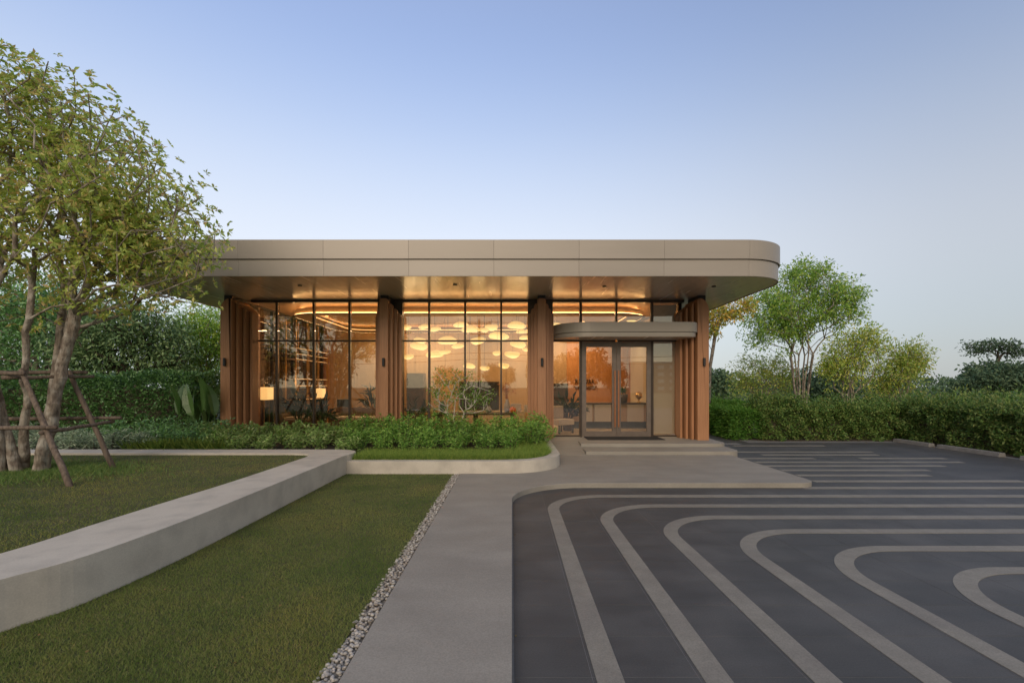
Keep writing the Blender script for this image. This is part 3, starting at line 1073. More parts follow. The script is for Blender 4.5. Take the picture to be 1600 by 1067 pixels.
for x in mx:
    if is_col(x):
        continue
    w = .034 if x in (1.90, 3.87) else MW
    z1 = 3.955
    if x == 2.885:
        MB().box(x - w, x + w, GY - .06, GY + .06, TR + .03, z1).build('mullion', 'bronze', pav)
    else:
        MB().box(x - w, x + w, GY - .06, GY + .06, FL, z1).build('mullion', 'bronze', pav)
MB().box(-7.2, 4.75, GY - .07, GY + .07, 3.957, SOF).build('head_rail', 'bronze', pav)
for a, b in zip(ends, ends[1:]):
    a2 = a + (.35 if is_col(a) else MW + .004)
    b2 = b - (.35 if is_col(b) else MW + .004)
    door_bay = 1.89 <= a < 3.8
    MB().box(a2, b2, GY - .045, GY + .045, TR - .022, TR + .022).build('transom', 'bronze', pav)
    MB().box(a2, b2, GY - .006, GY + .006, TR + .024, 3.954).build('glass_pane', 'glass', pav)
    if not door_bay:
        MB().box(a2, b2, GY - .006, GY + .006, FL + .055, TR - .024).build('glass_pane', 'glass', pav)
        MB().box(a2, b2, GY - .045, GY + .045, FL, FL + .053).build('bottom_rail', 'bronze', pav)
for xs, tag_ in ((XL, 'l'), (XR, 'r')):
    ys = [13.62, 15.0, 16.4, 17.75, 18.95]
    for y in ys:
        MB().box(xs - .05, xs + .05, y - .03, y + .03, FL, 3.955).build('mullion', 'bronze', pav)
    for a, b in zip(ys, ys[1:]):
        for z0, z1 in ((FL + .055, TR - .024), (TR + .024, 3.954)):
            MB().box(xs - .006, xs + .006, a + .032, b - .032, z0, z1).build('glass_pane', 'glass', pav)
        MB().box(xs - .04, xs + .04, a + .031, b - .031, TR - .022, TR + .022).build('transom', 'bronze', pav)
    MB().box(xs - .06, xs + .06, 13.48, 19.0, 3.957, SOF).build('head_rail', 'bronze', pav)

# back wall in vertical timber panels
x = XL - .05
while x < XR - .05:
    x1 = min(x + 1.21, XR + .05)
    MB().box(x + .004, x1 - .004, YB, YB + .06, FL, SOF).build('wall_panel', 'deskwall' if x > 1.1 else 'backwall', pav)
    x = x1
MB().box(XL - .05, XR + .05, YB + .062, YB + .2, FL, SOF).build('back_wall', 'core', pav)

# interior ceiling and the lit ring hanging under it
MB().box(XL + .06, XR - .06, GY + .09, YB, SOF - .03, SOF - .006).build('ceiling', 'ceil', pav)
ro = rounded([(-6.6, 13.85), (4.0, 13.85), (4.0, 19.0), (-6.6, 19.0)], [1.1] * 4, 14)
ring = MB().strip(ro + [ro[0]], -.45, 0, 3.735, 3.90).build('ceiling_ring', 'ceil', pav)
rl = lambda d: rounded([(-6.6 + d, 13.85 + d), (4.0 - d, 13.85 + d), (4.0 - d, 19.0 - d), (-6.6 + d, 19.0 - d)], [1.1 - d] * 4, 14)
a_ = rl(.16)
MB().strip(a_ + [a_[0]], -.03, 0, 3.902, 3.925).build('led_strip', 'cove_led', ring)
a_ = rl(-.075)
MB().strip(a_ + [a_[0]], -.074, 0, 3.722, 3.734).build('ring_ledge', 'darkwood', ring)
a_ = rl(-.050)
MB().strip(a_ + [a_[0]], -.03, 0, 3.735, 3.748).build('led_strip', 'cove_led', ring)
a_ = rl(.452)
MB().strip(a_ + [a_[0]], -.006, 0, 3.79, 3.805).build('led_strip', 'led', ring)

# canopy over the door
cp = [(4.84, 13.34), (1.09, 13.34)] + arc(2.09, 13.34, 1.0, 180, 270, 16)[1:] + [(4.49, 12.34)] + arc(4.49, 12.69, .35, -90, 0, 10)[1:]
cq = [(4.80, 13.34), (1.13, 13.34)] + arc(2.09, 13.34, .96, 180, 270, 16)[1:] + [(4.49, 12.38)] + arc(4.49, 12.69, .31, -90, 0, 10)[1:]
cn = MB().prism(cp, 3.037, 3.287).build('canopy', 'fascia', pav, bevel=.004)
MB().prism(cq, 2.92, 3.033).build('canopy_rim', 'fascia', cn, bevel=.004)
cs = [(4.78, 13.34), (1.15, 13.34)] + arc(2.09, 13.34, .94, 180, 270, 16)[1:] + [(4.49, 12.40)] + arc(4.49, 12.69, .29, -90, 0, 10)[1:]
MB().prism(cs, 2.912, 2.918).build('canopy_soffit', 'soffit', cn)

# double door
for x0, x1, hx in ((1.936, 2.882, 2.835), (2.888, 3.834, 2.935)):
    z0, z1, w = FL + .012, TR - .03, .115
    d = MB().box(x0, x0 + w, GY - .05, GY + .02, z0, z1).box(x1 - w, x1, GY - .05, GY + .02, z0, z1).box(x0 + w, x1 - w, GY - .05, GY + .02, z0, z0 + .15).box(x0 + w, x1 - w, GY - .05, GY + .02, z1 - .14, z1).build('door', 'doorframe', pav)
    MB().box(x0 + w, x1 - w, GY - .02, GY - .008, z0 + .15, z1 - .14).build('glass_pane', 'glass', d)
    MB().tube([(hx, GY - .10, .52), (hx, GY - .10, 2.08)], .021, 10).tube([(hx, GY - .10, .62), (hx, GY - .048, .62)], .012, 8).tube([(hx, GY - .10, 1.98), (hx, GY - .048, 1.98)], .012, 8).build('handle', 'handle', d)
dm = MB().box(1.98, 4.0, 12.62, 13.33, FL + .002, FL + .016).build('door_mat', 'mat', bevel=.003)
tag(dm, 'thin black mat lying before the glass double door', 'mat')

# blind behind the right-hand side light
MB().box(3.96, 4.60, 13.62, 13.635, FL + .06, 3.93).build('roller_blind', 'blind', pav)
MB().box(4.63, 4.645, 14.9, 18.9, FL + .06, 3.93).build('roller_blind', 'blind', pav)

# dark lettering on the back wall
def letters(parts, px0, y):
    for ch, pa, pb, py0, py1 in parts:
        cu = bpy.data.curves.new('letter', 'FONT')
        cu.body = ch
        cu.extrude = .008
        cu.size = 1
        t = bpy.data.objects.new('t', cu)
        col.objects.link(t)
        bpy.context.view_layer.update()
        me = t.to_mesh().copy()
        bpy.data.objects.remove(t)
        co = np.zeros(len(me.vertices) * 3, np.float32)
        me.vertices.foreach_get('co', co)
        co = co.reshape(-1, 3)
        lo, hi = co.min(0), co.max(0)
        a, b = at(pa, py1, y), at(pb, py0, y)
        V = np.stack([a[0] + (co[:, 0] - lo[0]) / (hi[0] - lo[0]) * (b[0] - a[0]), np.full(len(co), y) - co[:, 2], a[2] + (co[:, 1] - lo[1]) / (hi[1] - lo[1]) * (b[2] - a[2])], 1)
        me.vertices.foreach_set('co', V.astype(np.float32).ravel())
        me.update()
        link('sign_letter', me, 'black', sign)


sign = empty('wall_sign', at(914, 605, YB - .02), 'dark letters over two thin lines on the orange wall behind the desk', 'sign')
letters([('R', 899, 903, 592, 600), ('I', 904.5, 905.5, 592, 600), ('V', 914.2, 919, 592, 600), ('A', 919.3, 923.2, 592, 600), ('A', 924, 928, 592, 600)], 0, YB - .02)
for py, xa, xb in ((604, 897, 931), (607, 899, 930)):
    a, b = at(xa, py, YB - .02), at(xb, py, YB - .02)
    MB().box(a[0], b[0], YB - .03, YB - .004, a[2] - .012, a[2] + .012).build('sign_line', 'darkwood', sign)

# ------------------------------------------------------------------ things inside
PEND = [(636, 511, 18), (663, 511, 18), (679, 514, 23), (720.6, 508, 25), (735, 515, 30), (756.5, 515.5, 18), (768, 511, 27), (807, 509, 30), (816, 518.5, 20), (820, 528, 18), (779, 525.6, 33), (700, 533, 32), (746.5, 532, 28), (656.6, 532, 22), (654.5, 541, 29), (716, 541, 20), (810, 538, 27), (822, 546, 15), (638.7, 557, 20), (680, 554, 28), (695, 550, 21), (777, 551.5, 17), (801, 553.6, 30), (787.5, 571, 20), (733.6, 572, 20), (757, 575, 20), (870, 507, 16), (985, 500, 18)]
rows = {}
for p in PEND:
    r_ = 'highest' if p[1] < 522 else 'second' if p[1] < 548 else 'third' if p[1] < 562 else 'lowest'
    rows.setdefault(r_, []).append(p)
ORD = ['first', 'second', 'third', 'fourth', 'fifth', 'sixth', 'seventh', 'eighth', 'ninth', 'tenth', 'eleventh', 'twelfth']
pk = 0
for r_, ps in rows.items():
    ps.sort()
    for q, (px, py, w) in enumerate(ps):
        d = 15.0 + (pk * 0.618 % 1) * 2.6
        c = at(px, py, d)
        hw = w * d / F / 2 * .9
        root = empty('pendant_lamp', c, f'glowing woven pebble-shaped pendant lamp, {ORD[q]} from left in the {r_} row', 'lamp', 'woven pendant lamps under the ceiling')
        bm = bmesh.new()
        bmesh.ops.create_uvsphere(bm, u_segments=18, v_segments=10, radius=1)
        rr = random.Random(pk)
        ph, ph2, hr = rr.uniform(0, 6), rr.uniform(0, 6), rr.uniform(.36, .5)
        for v in bm.verts:
            a = math.atan2(v.co.y, v.co.x)
            k = 1 + .10 * math.sin(2 * a + ph) + .06 * math.sin(3 * a + ph2)
            v.co = Vector((v.co.x * hw * k, v.co.y * hw * .75 * k, v.co.z * hw * hr + .22 * hw * hr * math.sin(2.2 * v.co.x + ph)))
        me = bpy.data.meshes.new('shade')
        bm.to_mesh(me)
        bm.free()
        o = link('shade', me, 'pendant', None, True)
        o.parent = root
        o = MB().tube([(0, 0, hw * hr * .8), (0, 0, SOF - .03 - c[2])], .005, 6).build('cord', 'black')
        o.parent = root
        if pk % 3 == 0:                       # the bulb's own light
            ld = bpy.data.lights.new('bulb', 'POINT')
            ld.energy = 7
            ld.color = (1.0, .74, .38)
            ld.shadow_soft_size = .26
            lo_ = bpy.data.objects.new('bulb', ld)
            col.objects.link(lo_)
            lo_.parent = root
            lo_.location = (0, 0, -hw * hr - .28)
        pk += 1

# the ring's lights: area lamps below it, added to its LED strips, shining down
for x0, x1, y0, y1 in ((-5.6, -3.6, 13.95, 14.05), (-3.1, .5, 13.95, 14.05), (1.0, 3.2, 13.95, 14.05), (-5.6, -2.0, 18.3, 18.4), (-.5, 3.2, 18.3, 18.4)):
    ld = bpy.data.lights.new('cove_light', 'AREA')
    ld.shape = 'RECTANGLE'
    ld.size, ld.size_y = x1 - x0, .06
    ld.energy = 26 * (x1 - x0)
    ld.color = (1.0, .68, .36)
    lo_ = bpy.data.objects.new('cove_light', ld)
    col.objects.link(lo_)
    lo_.parent = ring
    lo_.location = ((x0 + x1) / 2, (y0 + y1) / 2, 3.735)


for x, y in ((2.3, 15.6), (3.3, 15.6), (4.0, 17.4), (2.6, 17.6), (-4.6, 15.2), (-6.2, 16.2)):  # spots added to brighten the desk side and the left bay
    dl = MB().lathe([(.05, -.012), (.055, -.006), (.055, .0)], (x, y, SOF - .031), 14).build('added_spot', 'led', pav)
    ld = bpy.data.lights.new('fill_spot', 'SPOT')
    ld.energy = 75
    ld.color = (1.0, .74, .44)
    ld.spot_size = math.radians(85)
    ld.spot_blend = .6
    ld.shadow_soft_size = .06
    lo_ = bpy.data.objects.new('fill_spot', ld)
    col.objects.link(lo_)
    lo_.parent = dl
    lo_.location = (x, y, SOF - .06)


def thing(name, loc, label, cat, group=None):
    return empty(name, loc, label, cat, group)


def table_lamp(px, py0, py1, hw, d, label):
    a, b = at(px, py1, d), at(px, py0, d)
    t = thing('table_lamp', (a[0], d, a[2]), label, 'lamp', 'lamps with square shades')
    h = b[2] - a[2]
    o = MB().box(-hw, hw, -hw, hw, 0, h).build('lamp_shade', 'shade', None, bevel=.01)
    o.parent = t
    o = MB().tube([(0, 0, 0), (0, 0, -.75)], .012, 8).lathe([(.11, -.78), (.11, -.76), (.03, -.74)], (0, 0, 0), 14).tube([(0, 0, h), (0, 0, h + .07)], .008, 6).build('stand', 'brass')
    o.parent = t
    ld = bpy.data.lights.new('bulb', 'POINT')
    ld.energy = 8
    ld.color = (1.0, .62, .3)
    ld.shadow_soft_size = .1
    lo_ = bpy.data.objects.new('bulb', ld)
    col.objects.link(lo_)
    lo_.parent = t
    lo_.location = (0, 0, h + .18)


table_lamp(413, 605, 624.5, .185, 14.05, 'larger amber lamp with square shade beside the left corner column')
table_lamp(500, 607, 621.3, .135, 15.4, 'smaller amber lamp with square shade between two glass mullions')


def sofa(x0, x1, y0, y1, label, back='b'):
    t = thing('sofa', ((x0 + x1) / 2, (y0 + y1) / 2, FL + .006), label, 'sofa')
    hx, hy = (x1 - x0) / 2, (y1 - y0) / 2
    for nm, mt, bx in (('base', 'fabric', (-hx, hx, -hy, hy, .06, .36)), ('backrest', 'fabric', (-hx, hx, hy - .2, hy, .362, .72)), ('armrest', 'fabric', (-hx, -hx + .16, -hy, hy - .202, .362, .56)), ('armrest', 'fabric', (hx - .16, hx, -hy, hy - .202, .362, .56)), ('cushion', 'cushion', (-hx + .2, -.03, -hy + .02, hy - .22, .364, .46)), ('cushion', 'cushion', (.03, hx - .2, -hy + .02, hy - .22, .364, .46)), ('leg', 'black', (-hx + .05, -hx + .1, -hy + .05, -hy + .1, 0, .058)), ('leg', 'black', (hx - .1, hx - .05, -hy + .05, -hy + .1, 0, .058)), ('leg', 'black', (-hx + .05, -hx + .1, hy - .1, hy - .05, 0, .058)), ('leg', 'black', (hx - .1, hx - .05, hy - .1, hy - .05, 0, .058))):
        o = MB().box(*bx).build(nm, mt, None, bevel=.02 if mt != 'black' else 0)
        o.parent = t


sofa(-5.6, -3.95, 14.7, 15.6, 'brown fabric sofa with pale cushions inside the left glass bay')
sofa(-7.1, -5.9, 14.6, 15.4, 'brown fabric sofa under the amber lamp by the left column')


def armchair(x, y, label, rz=0):
    t = thing('armchair', (x, y, FL + .006), label, 'chair')
    t.rotation_euler = (0, 0, rz)
    for nm, mt, bx in (('seat', 'cushion', (-.3, .3, -.3, .3, .25, .42)), ('backrest', 'cushion', (-.3, .3, .2, .3, .422, .8)), ('leg', 'black', (-.28, -.24, -.28, -.24, 0, .248)), ('leg', 'black', (.24, .28, -.28, -.24, 0, .248)), ('leg', 'black', (-.28, -.24, .24, .28, 0, .248)), ('leg', 'black', (.24, .28, .24, .28, 0, .248))):
        o = MB().box(*bx).build(nm, mt, None, bevel=.02 if mt != 'black' else 0)
        o.parent = t


armchair(1.45, 14.5, 'pale armchair just inside the glass left of the door', .6)

# framed panel standing on the sofa table
a, b = at(527, 637, 15.9), at(545.5, 624, 15.9)
t = thing('picture_frame', (a[0], 15.9, a[2]), 'small dark panel in a thin pale frame behind the sofa', 'picture')
w, h = b[0] - a[0], b[2] - a[2]
o = MB().box(0, w, 0, .02, 0, h).build('panel', 'teal')
o.parent = t
o = MB().box(-.02, 0, -.01, .03, -.02, h + .02).box(w, w + .02, -.01, .03, -.02, h + .02).box(0, w, -.01, .03, h, h + .02).box(0, w, -.01, .03, -.02, 0).build('frame', 'ceramic')
o.parent = t
o = MB().box(w * .4, w * .6, .005, .025, FL + .006 - a[2], -.021).build('stand', 'black')
o.parent = t

# shelving with lit shelves along the left glass
t = thing('shelf_unit', (-7.0, 16.6, FL + .006), 'tall open shelf of brass bars with warm lit shelves at the left glass wall', 'shelf')
for yy in (-1.3, -.43, .43, 1.3):
    for xx in (-.16, .16):
        o = MB().box(xx - .02, xx + .02, yy - .02, yy + .02, 0, 3.5).build('post', 'brass')
        o.parent = t
for z in (.5, .95, 1.4, 1.62, 2.25, 2.42, 2.6):
    o = MB().box(-.15, .15, -1.28, 1.28, z, z + .025).build('shelf', 'backwall')
    o.parent = t
    s2 = MB().box(.151, .160, -1.28, 1.28, z + .006, z + .016).build('light_strip', 'shelf_led')
    s2.parent = o

# reception desk
t = thing('reception_desk', (3.2, 16.3, FL + .006), 'wide reception desk with ivory ribbed front panels seen through the glass door', 'desk')
for nm, mt, bx in (('desk_top', 'darkwood', (-1.35, 1.4, -.35, .4, .80, .84)), ('body', 'backwall', (-1.3, 1.35, -.18, .36, .22, .798)), ('base', 'teal', (-1.3, 1.35, -.25, .36, .0, .215))):
    o = MB().box(*bx).build(nm, mt)
    o.parent = t
for x0, x1 in ((-.75, -.55), (-.47, .06), (.62, 1.16)):
    o = MB()
    k = x0
    while k < x1 - .001:
        o.box(k + .002, k + .028, -.30, -.181, .225, .795)
        k += .03
    o = o.build('ribbed_panel', 'ivory')
    o.parent = t


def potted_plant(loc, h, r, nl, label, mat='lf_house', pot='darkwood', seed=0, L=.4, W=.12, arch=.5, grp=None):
    rg = np.random.default_rng(seed)
    t = thing('potted_plant', loc, label, 'plant', grp)
    o = MB().lathe([(.10, 0), (.15, .03), (.17, .28), (.15, .285), (.14, .26)], (0, 0, 0), 14).build('pot', pot, None, True)
    o.parent = t
    a = rg.uniform(0, 6.283, nl)
    tilt = rg.uniform(.15, 1.1, nl)
    D = np.stack([np.cos(a) * np.sin(tilt), np.sin(a) * np.sin(tilt), np.cos(tilt)], 1)
    base = np.stack([np.zeros(nl), np.zeros(nl), np.full(nl, .25)], 1)
    tip = base + D * (h - .25) * rg.uniform(.55, 1.0, (nl, 1)) * np.array([[r / h * 1.6, r / h * 1.6, 1]])
    sm = MB()
    for p, q in zip(base, tip):
        m_ = (p + q) / 2 + np.array([0, 0, .06])
        sm.tube([p, m_, q], [.008, .006, .004], 5)
    o = sm.build('stem', mat)
    o.parent = t
    Dl = D + np.array([0, 0, -.6 * arch]) + rg.normal(size=D.shape) * .25
    P = np.concatenate([tip, (base + tip) / 2 + np.array([0, 0, .06]), base * .25 + tip * .75 + np.array([0, 0, .03])])
    Dd = np.concatenate([Dl, D + rg.normal(size=D.shape) * .5, D + rg.normal(size=D.shape) * .5])
    LL = rg.uniform(.7, 1.2, len(P)) * L
    o = link('leaves', leaf_mesh(P - unit(Dd) * LL[:, None] * .2, Dd, LL, LL * W / L, rg), mat)
    o.parent = t
    tag(o, kind='stuff')


zf = FL + .006
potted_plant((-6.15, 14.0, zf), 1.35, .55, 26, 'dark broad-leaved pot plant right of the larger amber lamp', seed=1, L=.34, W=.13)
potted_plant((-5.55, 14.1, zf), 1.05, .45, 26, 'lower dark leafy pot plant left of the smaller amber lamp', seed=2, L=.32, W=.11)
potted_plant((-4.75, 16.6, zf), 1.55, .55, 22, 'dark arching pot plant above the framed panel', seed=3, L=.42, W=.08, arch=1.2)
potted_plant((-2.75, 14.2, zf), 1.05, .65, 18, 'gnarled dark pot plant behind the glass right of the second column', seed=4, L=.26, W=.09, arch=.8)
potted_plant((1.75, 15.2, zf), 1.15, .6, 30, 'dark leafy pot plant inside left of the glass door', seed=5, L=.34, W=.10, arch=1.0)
potted_plant((3.70, 16.15, zf + .842), .42, .10, 16, 'slim upright green plant in a pot on the reception desk', mat='lf_banana', seed=6, L=.22, W=.035, arch=.1)
o = MB().lathe([(.07, 0), (.08, .02), (.02, .05), (.03, .12), (.10, .18), (.12, .26), (.08, .34), (.02, .37)], (0, 0, 0), 16).build('ornament', 'brass', None, True)
o.location = (4.25, 16.2, zf + .842)
tag(o, 'rounded brass ornament at the right end of the reception desk', 'ornament')

# long table with things on it
t = thing('console_table', (-1.05, 14.75, zf), 'long dark table behind the glass of the middle bay', 'table')
for nm, bx in (('table_top', (-1.25, 1.15, -.4, .4, .54, .6)), ('leg', (-1.2, -1.1, -.35, .35, 0, .538)), ('leg', (1.0, 1.1, -.35, .35, 0, .538)), ('leg', (-.1, 0, -.35, .35, 0, .538))):
    o = MB().box(*bx).build(nm, 'darkwood', None, bevel=.006)
    o.parent = t
zt = zf + .602


def vase(x, y, r, h, mat, label, z=zt):
    o = MB().lathe([(r * .6, 0), (r, h * .3), (r * .9, h * .6), (r * .45, h * .85), (r * .55, h)], (0, 0, 0), 16).build('vase', mat, None, True)
    o.location = (x, y, z)
    tag(o, label, 'vase')
    return o


vase(-2.12, 14.75, .10, .34, 'teal', 'dark bottle vase at the left end of the long table')
vase(-.15, 14.7, .10, .40, 'ceramic', 'tall pale vase holding dry flowers on the long table')
vase(-.72, 14.8, .11, .18, 'ceramic', 'short pale vase near the middle of the long table')
dry = thing('dry_flowers', (-.15, 14.7, zt + .40), 'dry reddish flower stems standing in the tall pale vase', 'flowers')
rg = np.random.default_rng(5)
sm = MB()
tp = []
for k in range(16):
    a, q = rg.uniform(0, 6.28), rg.uniform(.05, .28)
    e = (q * math.cos(a), q * math.sin(a), rg.uniform(.22, .48))
    sm.tube([(0, 0, -.1), (e[0] * .4, e[1] * .4, e[2] * .5), e], .004, 5)
    tp.append(e)
o = sm.build('stem', 'lf_dry')
o.parent = dry
tp = np.repeat(np.array(tp), 8, 0) + rg.normal(size=(128, 3)) * .03
o = link('petals', leaf_mesh(tp, rg.normal(size=tp.shape), .07, .03, rg), 'lf_dry')
o.parent = dry
for k, (x, w, h) in enumerate(((.22, .16, .26), (.45, .08, .22))):
    o = MB().box(-w, w, -.1, .1, 0, h).build('box', 'cushion', None, bevel=.008)
    o.location = (x - .1 + .1 * k, 14.85, zt)
    tag(o, ('wide', 'narrow')[k] + ' pale orange-lit box on the right part of the long table', 'box')
o = MB().lathe([(.02, 0), (.09, .03), (.105, .09), (.08, .15), (.02, .175)], (0, 0, 0), 14).build('pumpkin', 'orange', None, True)
o.location = (-.02 + .25, 14.45, zt)
o.location = (.02, 14.45, zt)
tag(o, 'small round orange pumpkin at the right end of the long table', 'pumpkin')
# dark fireplace on the back wall with its bright ledge
a, b = at(720, 640, YB - .1), at(778, 598, YB - .1)
t = thing('fireplace', ((a[0] + b[0]) / 2, YB - .1, a[2]), 'black rectangular fireplace opening in the wall behind the long table', 'fireplace')
hw, h = (b[0] - a[0]) / 2, b[2] - a[2]
o = MB().box(-hw, hw, .04, .095, 0, h).build('firebox', 'black')
o.parent = t
o = MB().box(-hw - .05, -hw, 0, .095, -.05, h + .05).box(hw, hw + .05, 0, .095, -.05, h + .05).box(-hw, hw, 0, .095, h, h + .05).box(-hw, hw, 0, .095, -.05, 0).build('surround', 'darkwood')
o.parent = t
t = thing('sideboard', (-1.2, YB - .55, zf), 'long pale timber sideboard under the fireplace opening', 'cabinet')
o = MB().box(-1.6, 1.7, -.2, .3, .0, .40).build('cabinet', 'floor')
o.parent = t
o = MB().box(-1.65, 1.75, -.24, .32, .402, .44).build('top', 'floor')
o.parent = t
# dark blocks closing views; the one by the door stands for a dim opening
t = thing('dark_block', (-3.75, YB - .4, zf), 'tall dark cabinet behind the second column', 'cabinet')
o = MB().box(-.33, .33, -.2, .3, 0, 1.9).build('block_body', 'darkwood', None, bevel=.005)
o.parent = t
t = thing('dark_block', (1.85, YB - .4, zf), 'tall dark block standing in for a dim opening left of the glass door', 'cabinet')
o = MB().box(-.32, .32, -.2, .3, 0, 1.5).build('block_body', 'darkwood', None, bevel=.005)
o.parent = t

# ------------------------------------------------------------------ the big tree on the raised lawn and its props
def trunk_line(x0, y0, x1, y1, z1, rg, n=13, z0=.30):
    return [(x0 + (x1 - x0) * (k / n) + rg.normal() * .014 * (k > 0), y0 + (y1 - y0) * (k / n) + rg.normal() * .014 * (k > 0), z0 + (z1 - z0) * k / n) for k in range(n + 1)]


rg = np.random.default_rng(21)
trs = [trunk_line(-7.62, 7.20, -8.1, 7.4, 3.0, rg), trunk_line(-7.30, 7.15, -7.75, 7.0, 2.7, rg), trunk_line(-7.10, 7.32, -6.75, 7.45, 2.9, rg), trunk_line(-7.85, 7.45, -8.4, 7.6, 2.8, rg), trunk_line(-7.38, 7.3, -6.9, 6.9, 2.6, rg), trunk_line(-7.2, 7.4, -7.1, 7.7, 3.2, rg), trunk_line(-7.5, 7.1, -7.35, 6.8, 2.9, rg), trunk_line(-7.05, 7.2, -6.5, 7.2, 2.7, rg)]
ells = [(-8.4, 7.3, 4.55, 3.2, 1.35, 2.1, 6), (-5.75, 7.25, 3.90, 1.45, 1.1, 1.30, 4.6), (-6.9, 7.2, 5.1, 1.6, 1.1, 1.3, 2.0), (-7.4, 7.2, 5.9, 1.0, .8, .95, .7)]
make_tree('broadleaf_tree', (-7.4, 7.25, .30), trs, ells, 1050, None, 'lf_left', 'bark', 'many-stemmed tree with olive leaf whorls propped by timber on the raised lawn', 'tree', 31,
          r0=.0065, per_tip=6, spread=.15, L=.09, W=.037, whorl=7, droop=.15, shell=.7, power=.44, flare=(.35, .35), rtrunk=.066,
          clip=lambda p: (p[:, 2] < 6.8 - .74 * np.maximum(0, p[:, 0] + 6.9)) & (p[:, 2] > 2.05 + .6 * np.clip(p[:, 0] + 7.6, 0, 1.2)))

sup = empty('tree_prop', (-7.0, 7.0, UP_Z), 'weathered timber prop frame standing round the tree trunk', 'tree support')


def pole_(p0, p1, r, name):
    a, b = Vector(p0), Vector(p1)
    rr = random.Random(hash((round(p0[0], 2), round(p1[2], 2))) & 255)
    pts = [a.lerp(b, k / 6) + (Vector((rr.uniform(-1, 1), rr.uniform(-1, 1), rr.uniform(-1, 1))) * .008 if 0 < k < 6 else Vector()) for k in range(7)]
    MB().tube(pts, [r * (1.08 - .03 * k + rr.uniform(-.05, .05)) for k in range(7)], 9).build(name, 'post', sup, True)


pole_((-5.59, 6.13, .34), (-6.92, 6.82, 1.88), .036, 'post')
pole_((-6.18, 7.52, .34), (-6.80, 7.42, 1.88), .036, 'post')
pole_((-9.1, 6.3, .34), (-8.2, 6.9, 1.88), .036, 'post')
pole_((-8.9, 8.1, .34), (-8.3, 7.6, 1.88), .036, 'post')
pole_((-8.5, 6.80, 1.83), (-6.80, 6.74, 1.82), .028, 'rail')
pole_((-7.1, 6.72, 1.765), (-6.55, 7.58, 1.80), .028, 'rail')
pole_((-8.4, 7.62, 1.86), (-6.6, 7.50, 1.86), .032, 'rail')
pole_((-8.9, 6.36, 1.08), (-6.05, 6.42, 1.10), .030, 'rail')
pole_((-6.22, 6.38, 1.03), (-6.28, 7.62, 1.09), .028, 'rail')
pole_((-8.8, 7.62, 1.12), (-6.15, 7.60, 1.15), .03, 'rail')

# ------------------------------------------------------------------ hedges
make_hedge('clipped_hedge', -15, -8.35, 12.7, 14.1, .2, 1.93, 26000, 'lf_hedge', 'tall clipped dark green hedge left of the pavilion', 41, L=.085, W=.05, faces='ftr', depth=.12, wob=.07)
make_hedge('fresh_hedge', 6.75, 7.75, 14.75, 24, 0, .93, 30000, 'lf_fresh', 'bright green feathery hedge just right of the last column', 42, L=.13, W=.03, faces='ftl', depth=.14, wob=.08, rnd=.6, sprigs=120)
make_hedge('olive_hedge', 7.55, 13.2, 14.62, 15.6, 0, .95, 34000, 'lf_hedge2', 'dense olive green hedge along the back of the driveway', 43, L=.085, W=.036, faces='ft', depth=.19, wob=.19, rnd=1.0, sprigs=1500)
make_hedge('side_hedge', 11.75, 12.7, 7.2, 14.6, 0, 1.02, 36000, 'lf_hedge2', 'loose olive hedge along the right side of the driveway behind wheel stops', 44, L=.09, W=.032, faces='ftl', depth=.24, wob=.22, rnd=1.0, sprigs=1800)


# ------------------------------------------------------------------ shrubs in the planter
def shrub_kind(seed, r, h, n, L, W, mat, upright=.6, stems=9):
    rg = np.random.default_rng(seed)
    st = MB()
    P, D = [], []
    for k in range(stems):
        a, q = rg.uniform(0, 6.28), r * math.sqrt(rg.uniform())
        e = np.array([q * math.cos(a), q * math.sin(a), h * (1 - .35 * (q / r) ** 2) * rg.uniform(.8, 1.05)])
        b = e * np.array([.35, .35, 0])
        st.tube([b, (b + e) / 2 + np.array([0, 0, .03]), e], [.007, .005, .003], 5)
        m = n // stems
        f = rg.uniform(.15, 1.0, m) ** .7
        p = b + (e - b) * f[:, None] + rg.normal(size=(m, 3)) * np.array([.05, .05, .03]) * (r / .35)
        P.append(p)
        ang = rg.uniform(0, 6.283, m)
        D.append(np.stack([np.cos(ang), np.sin(ang), rg.normal(upright, .45, m)], 1))
    P, D = np.concatenate(P), np.concatenate(D)
    LL = rg.uniform(.6, 1.2, len(P)) * L
    return st.mesh('stem'), leaf_mesh(P, D, LL, LL * W / L, rg), mat


def place_shrubs(kinds, spots, name, label, group, seed):
    rr = random.Random(seed)
    for q, (x, y, z, s_) in enumerate(spots):
        st, lf, mat = kinds[q % len(kinds)]
        root = empty(name, (x, y, z), label, 'shrub', group)
        root.rotation_euler = (0, 0, rr.uniform(0, 6.28))
        root.scale = (s_ * rr.uniform(.9, 1.1), s_ * rr.uniform(.9, 1.1), s_ * rr.uniform(.88, 1.12))
        for nm, me, mt in (('stem', st, 'barkdark'), ('foliage', lf, mat)):
            if not me.materials:
                me.materials.append(M[mt])
            o = bpy.data.objects.new(nm, me)
            col.objects.link(o)
            o.parent = root
            if nm == 'foliage':
                o['kind'] = 'stuff'


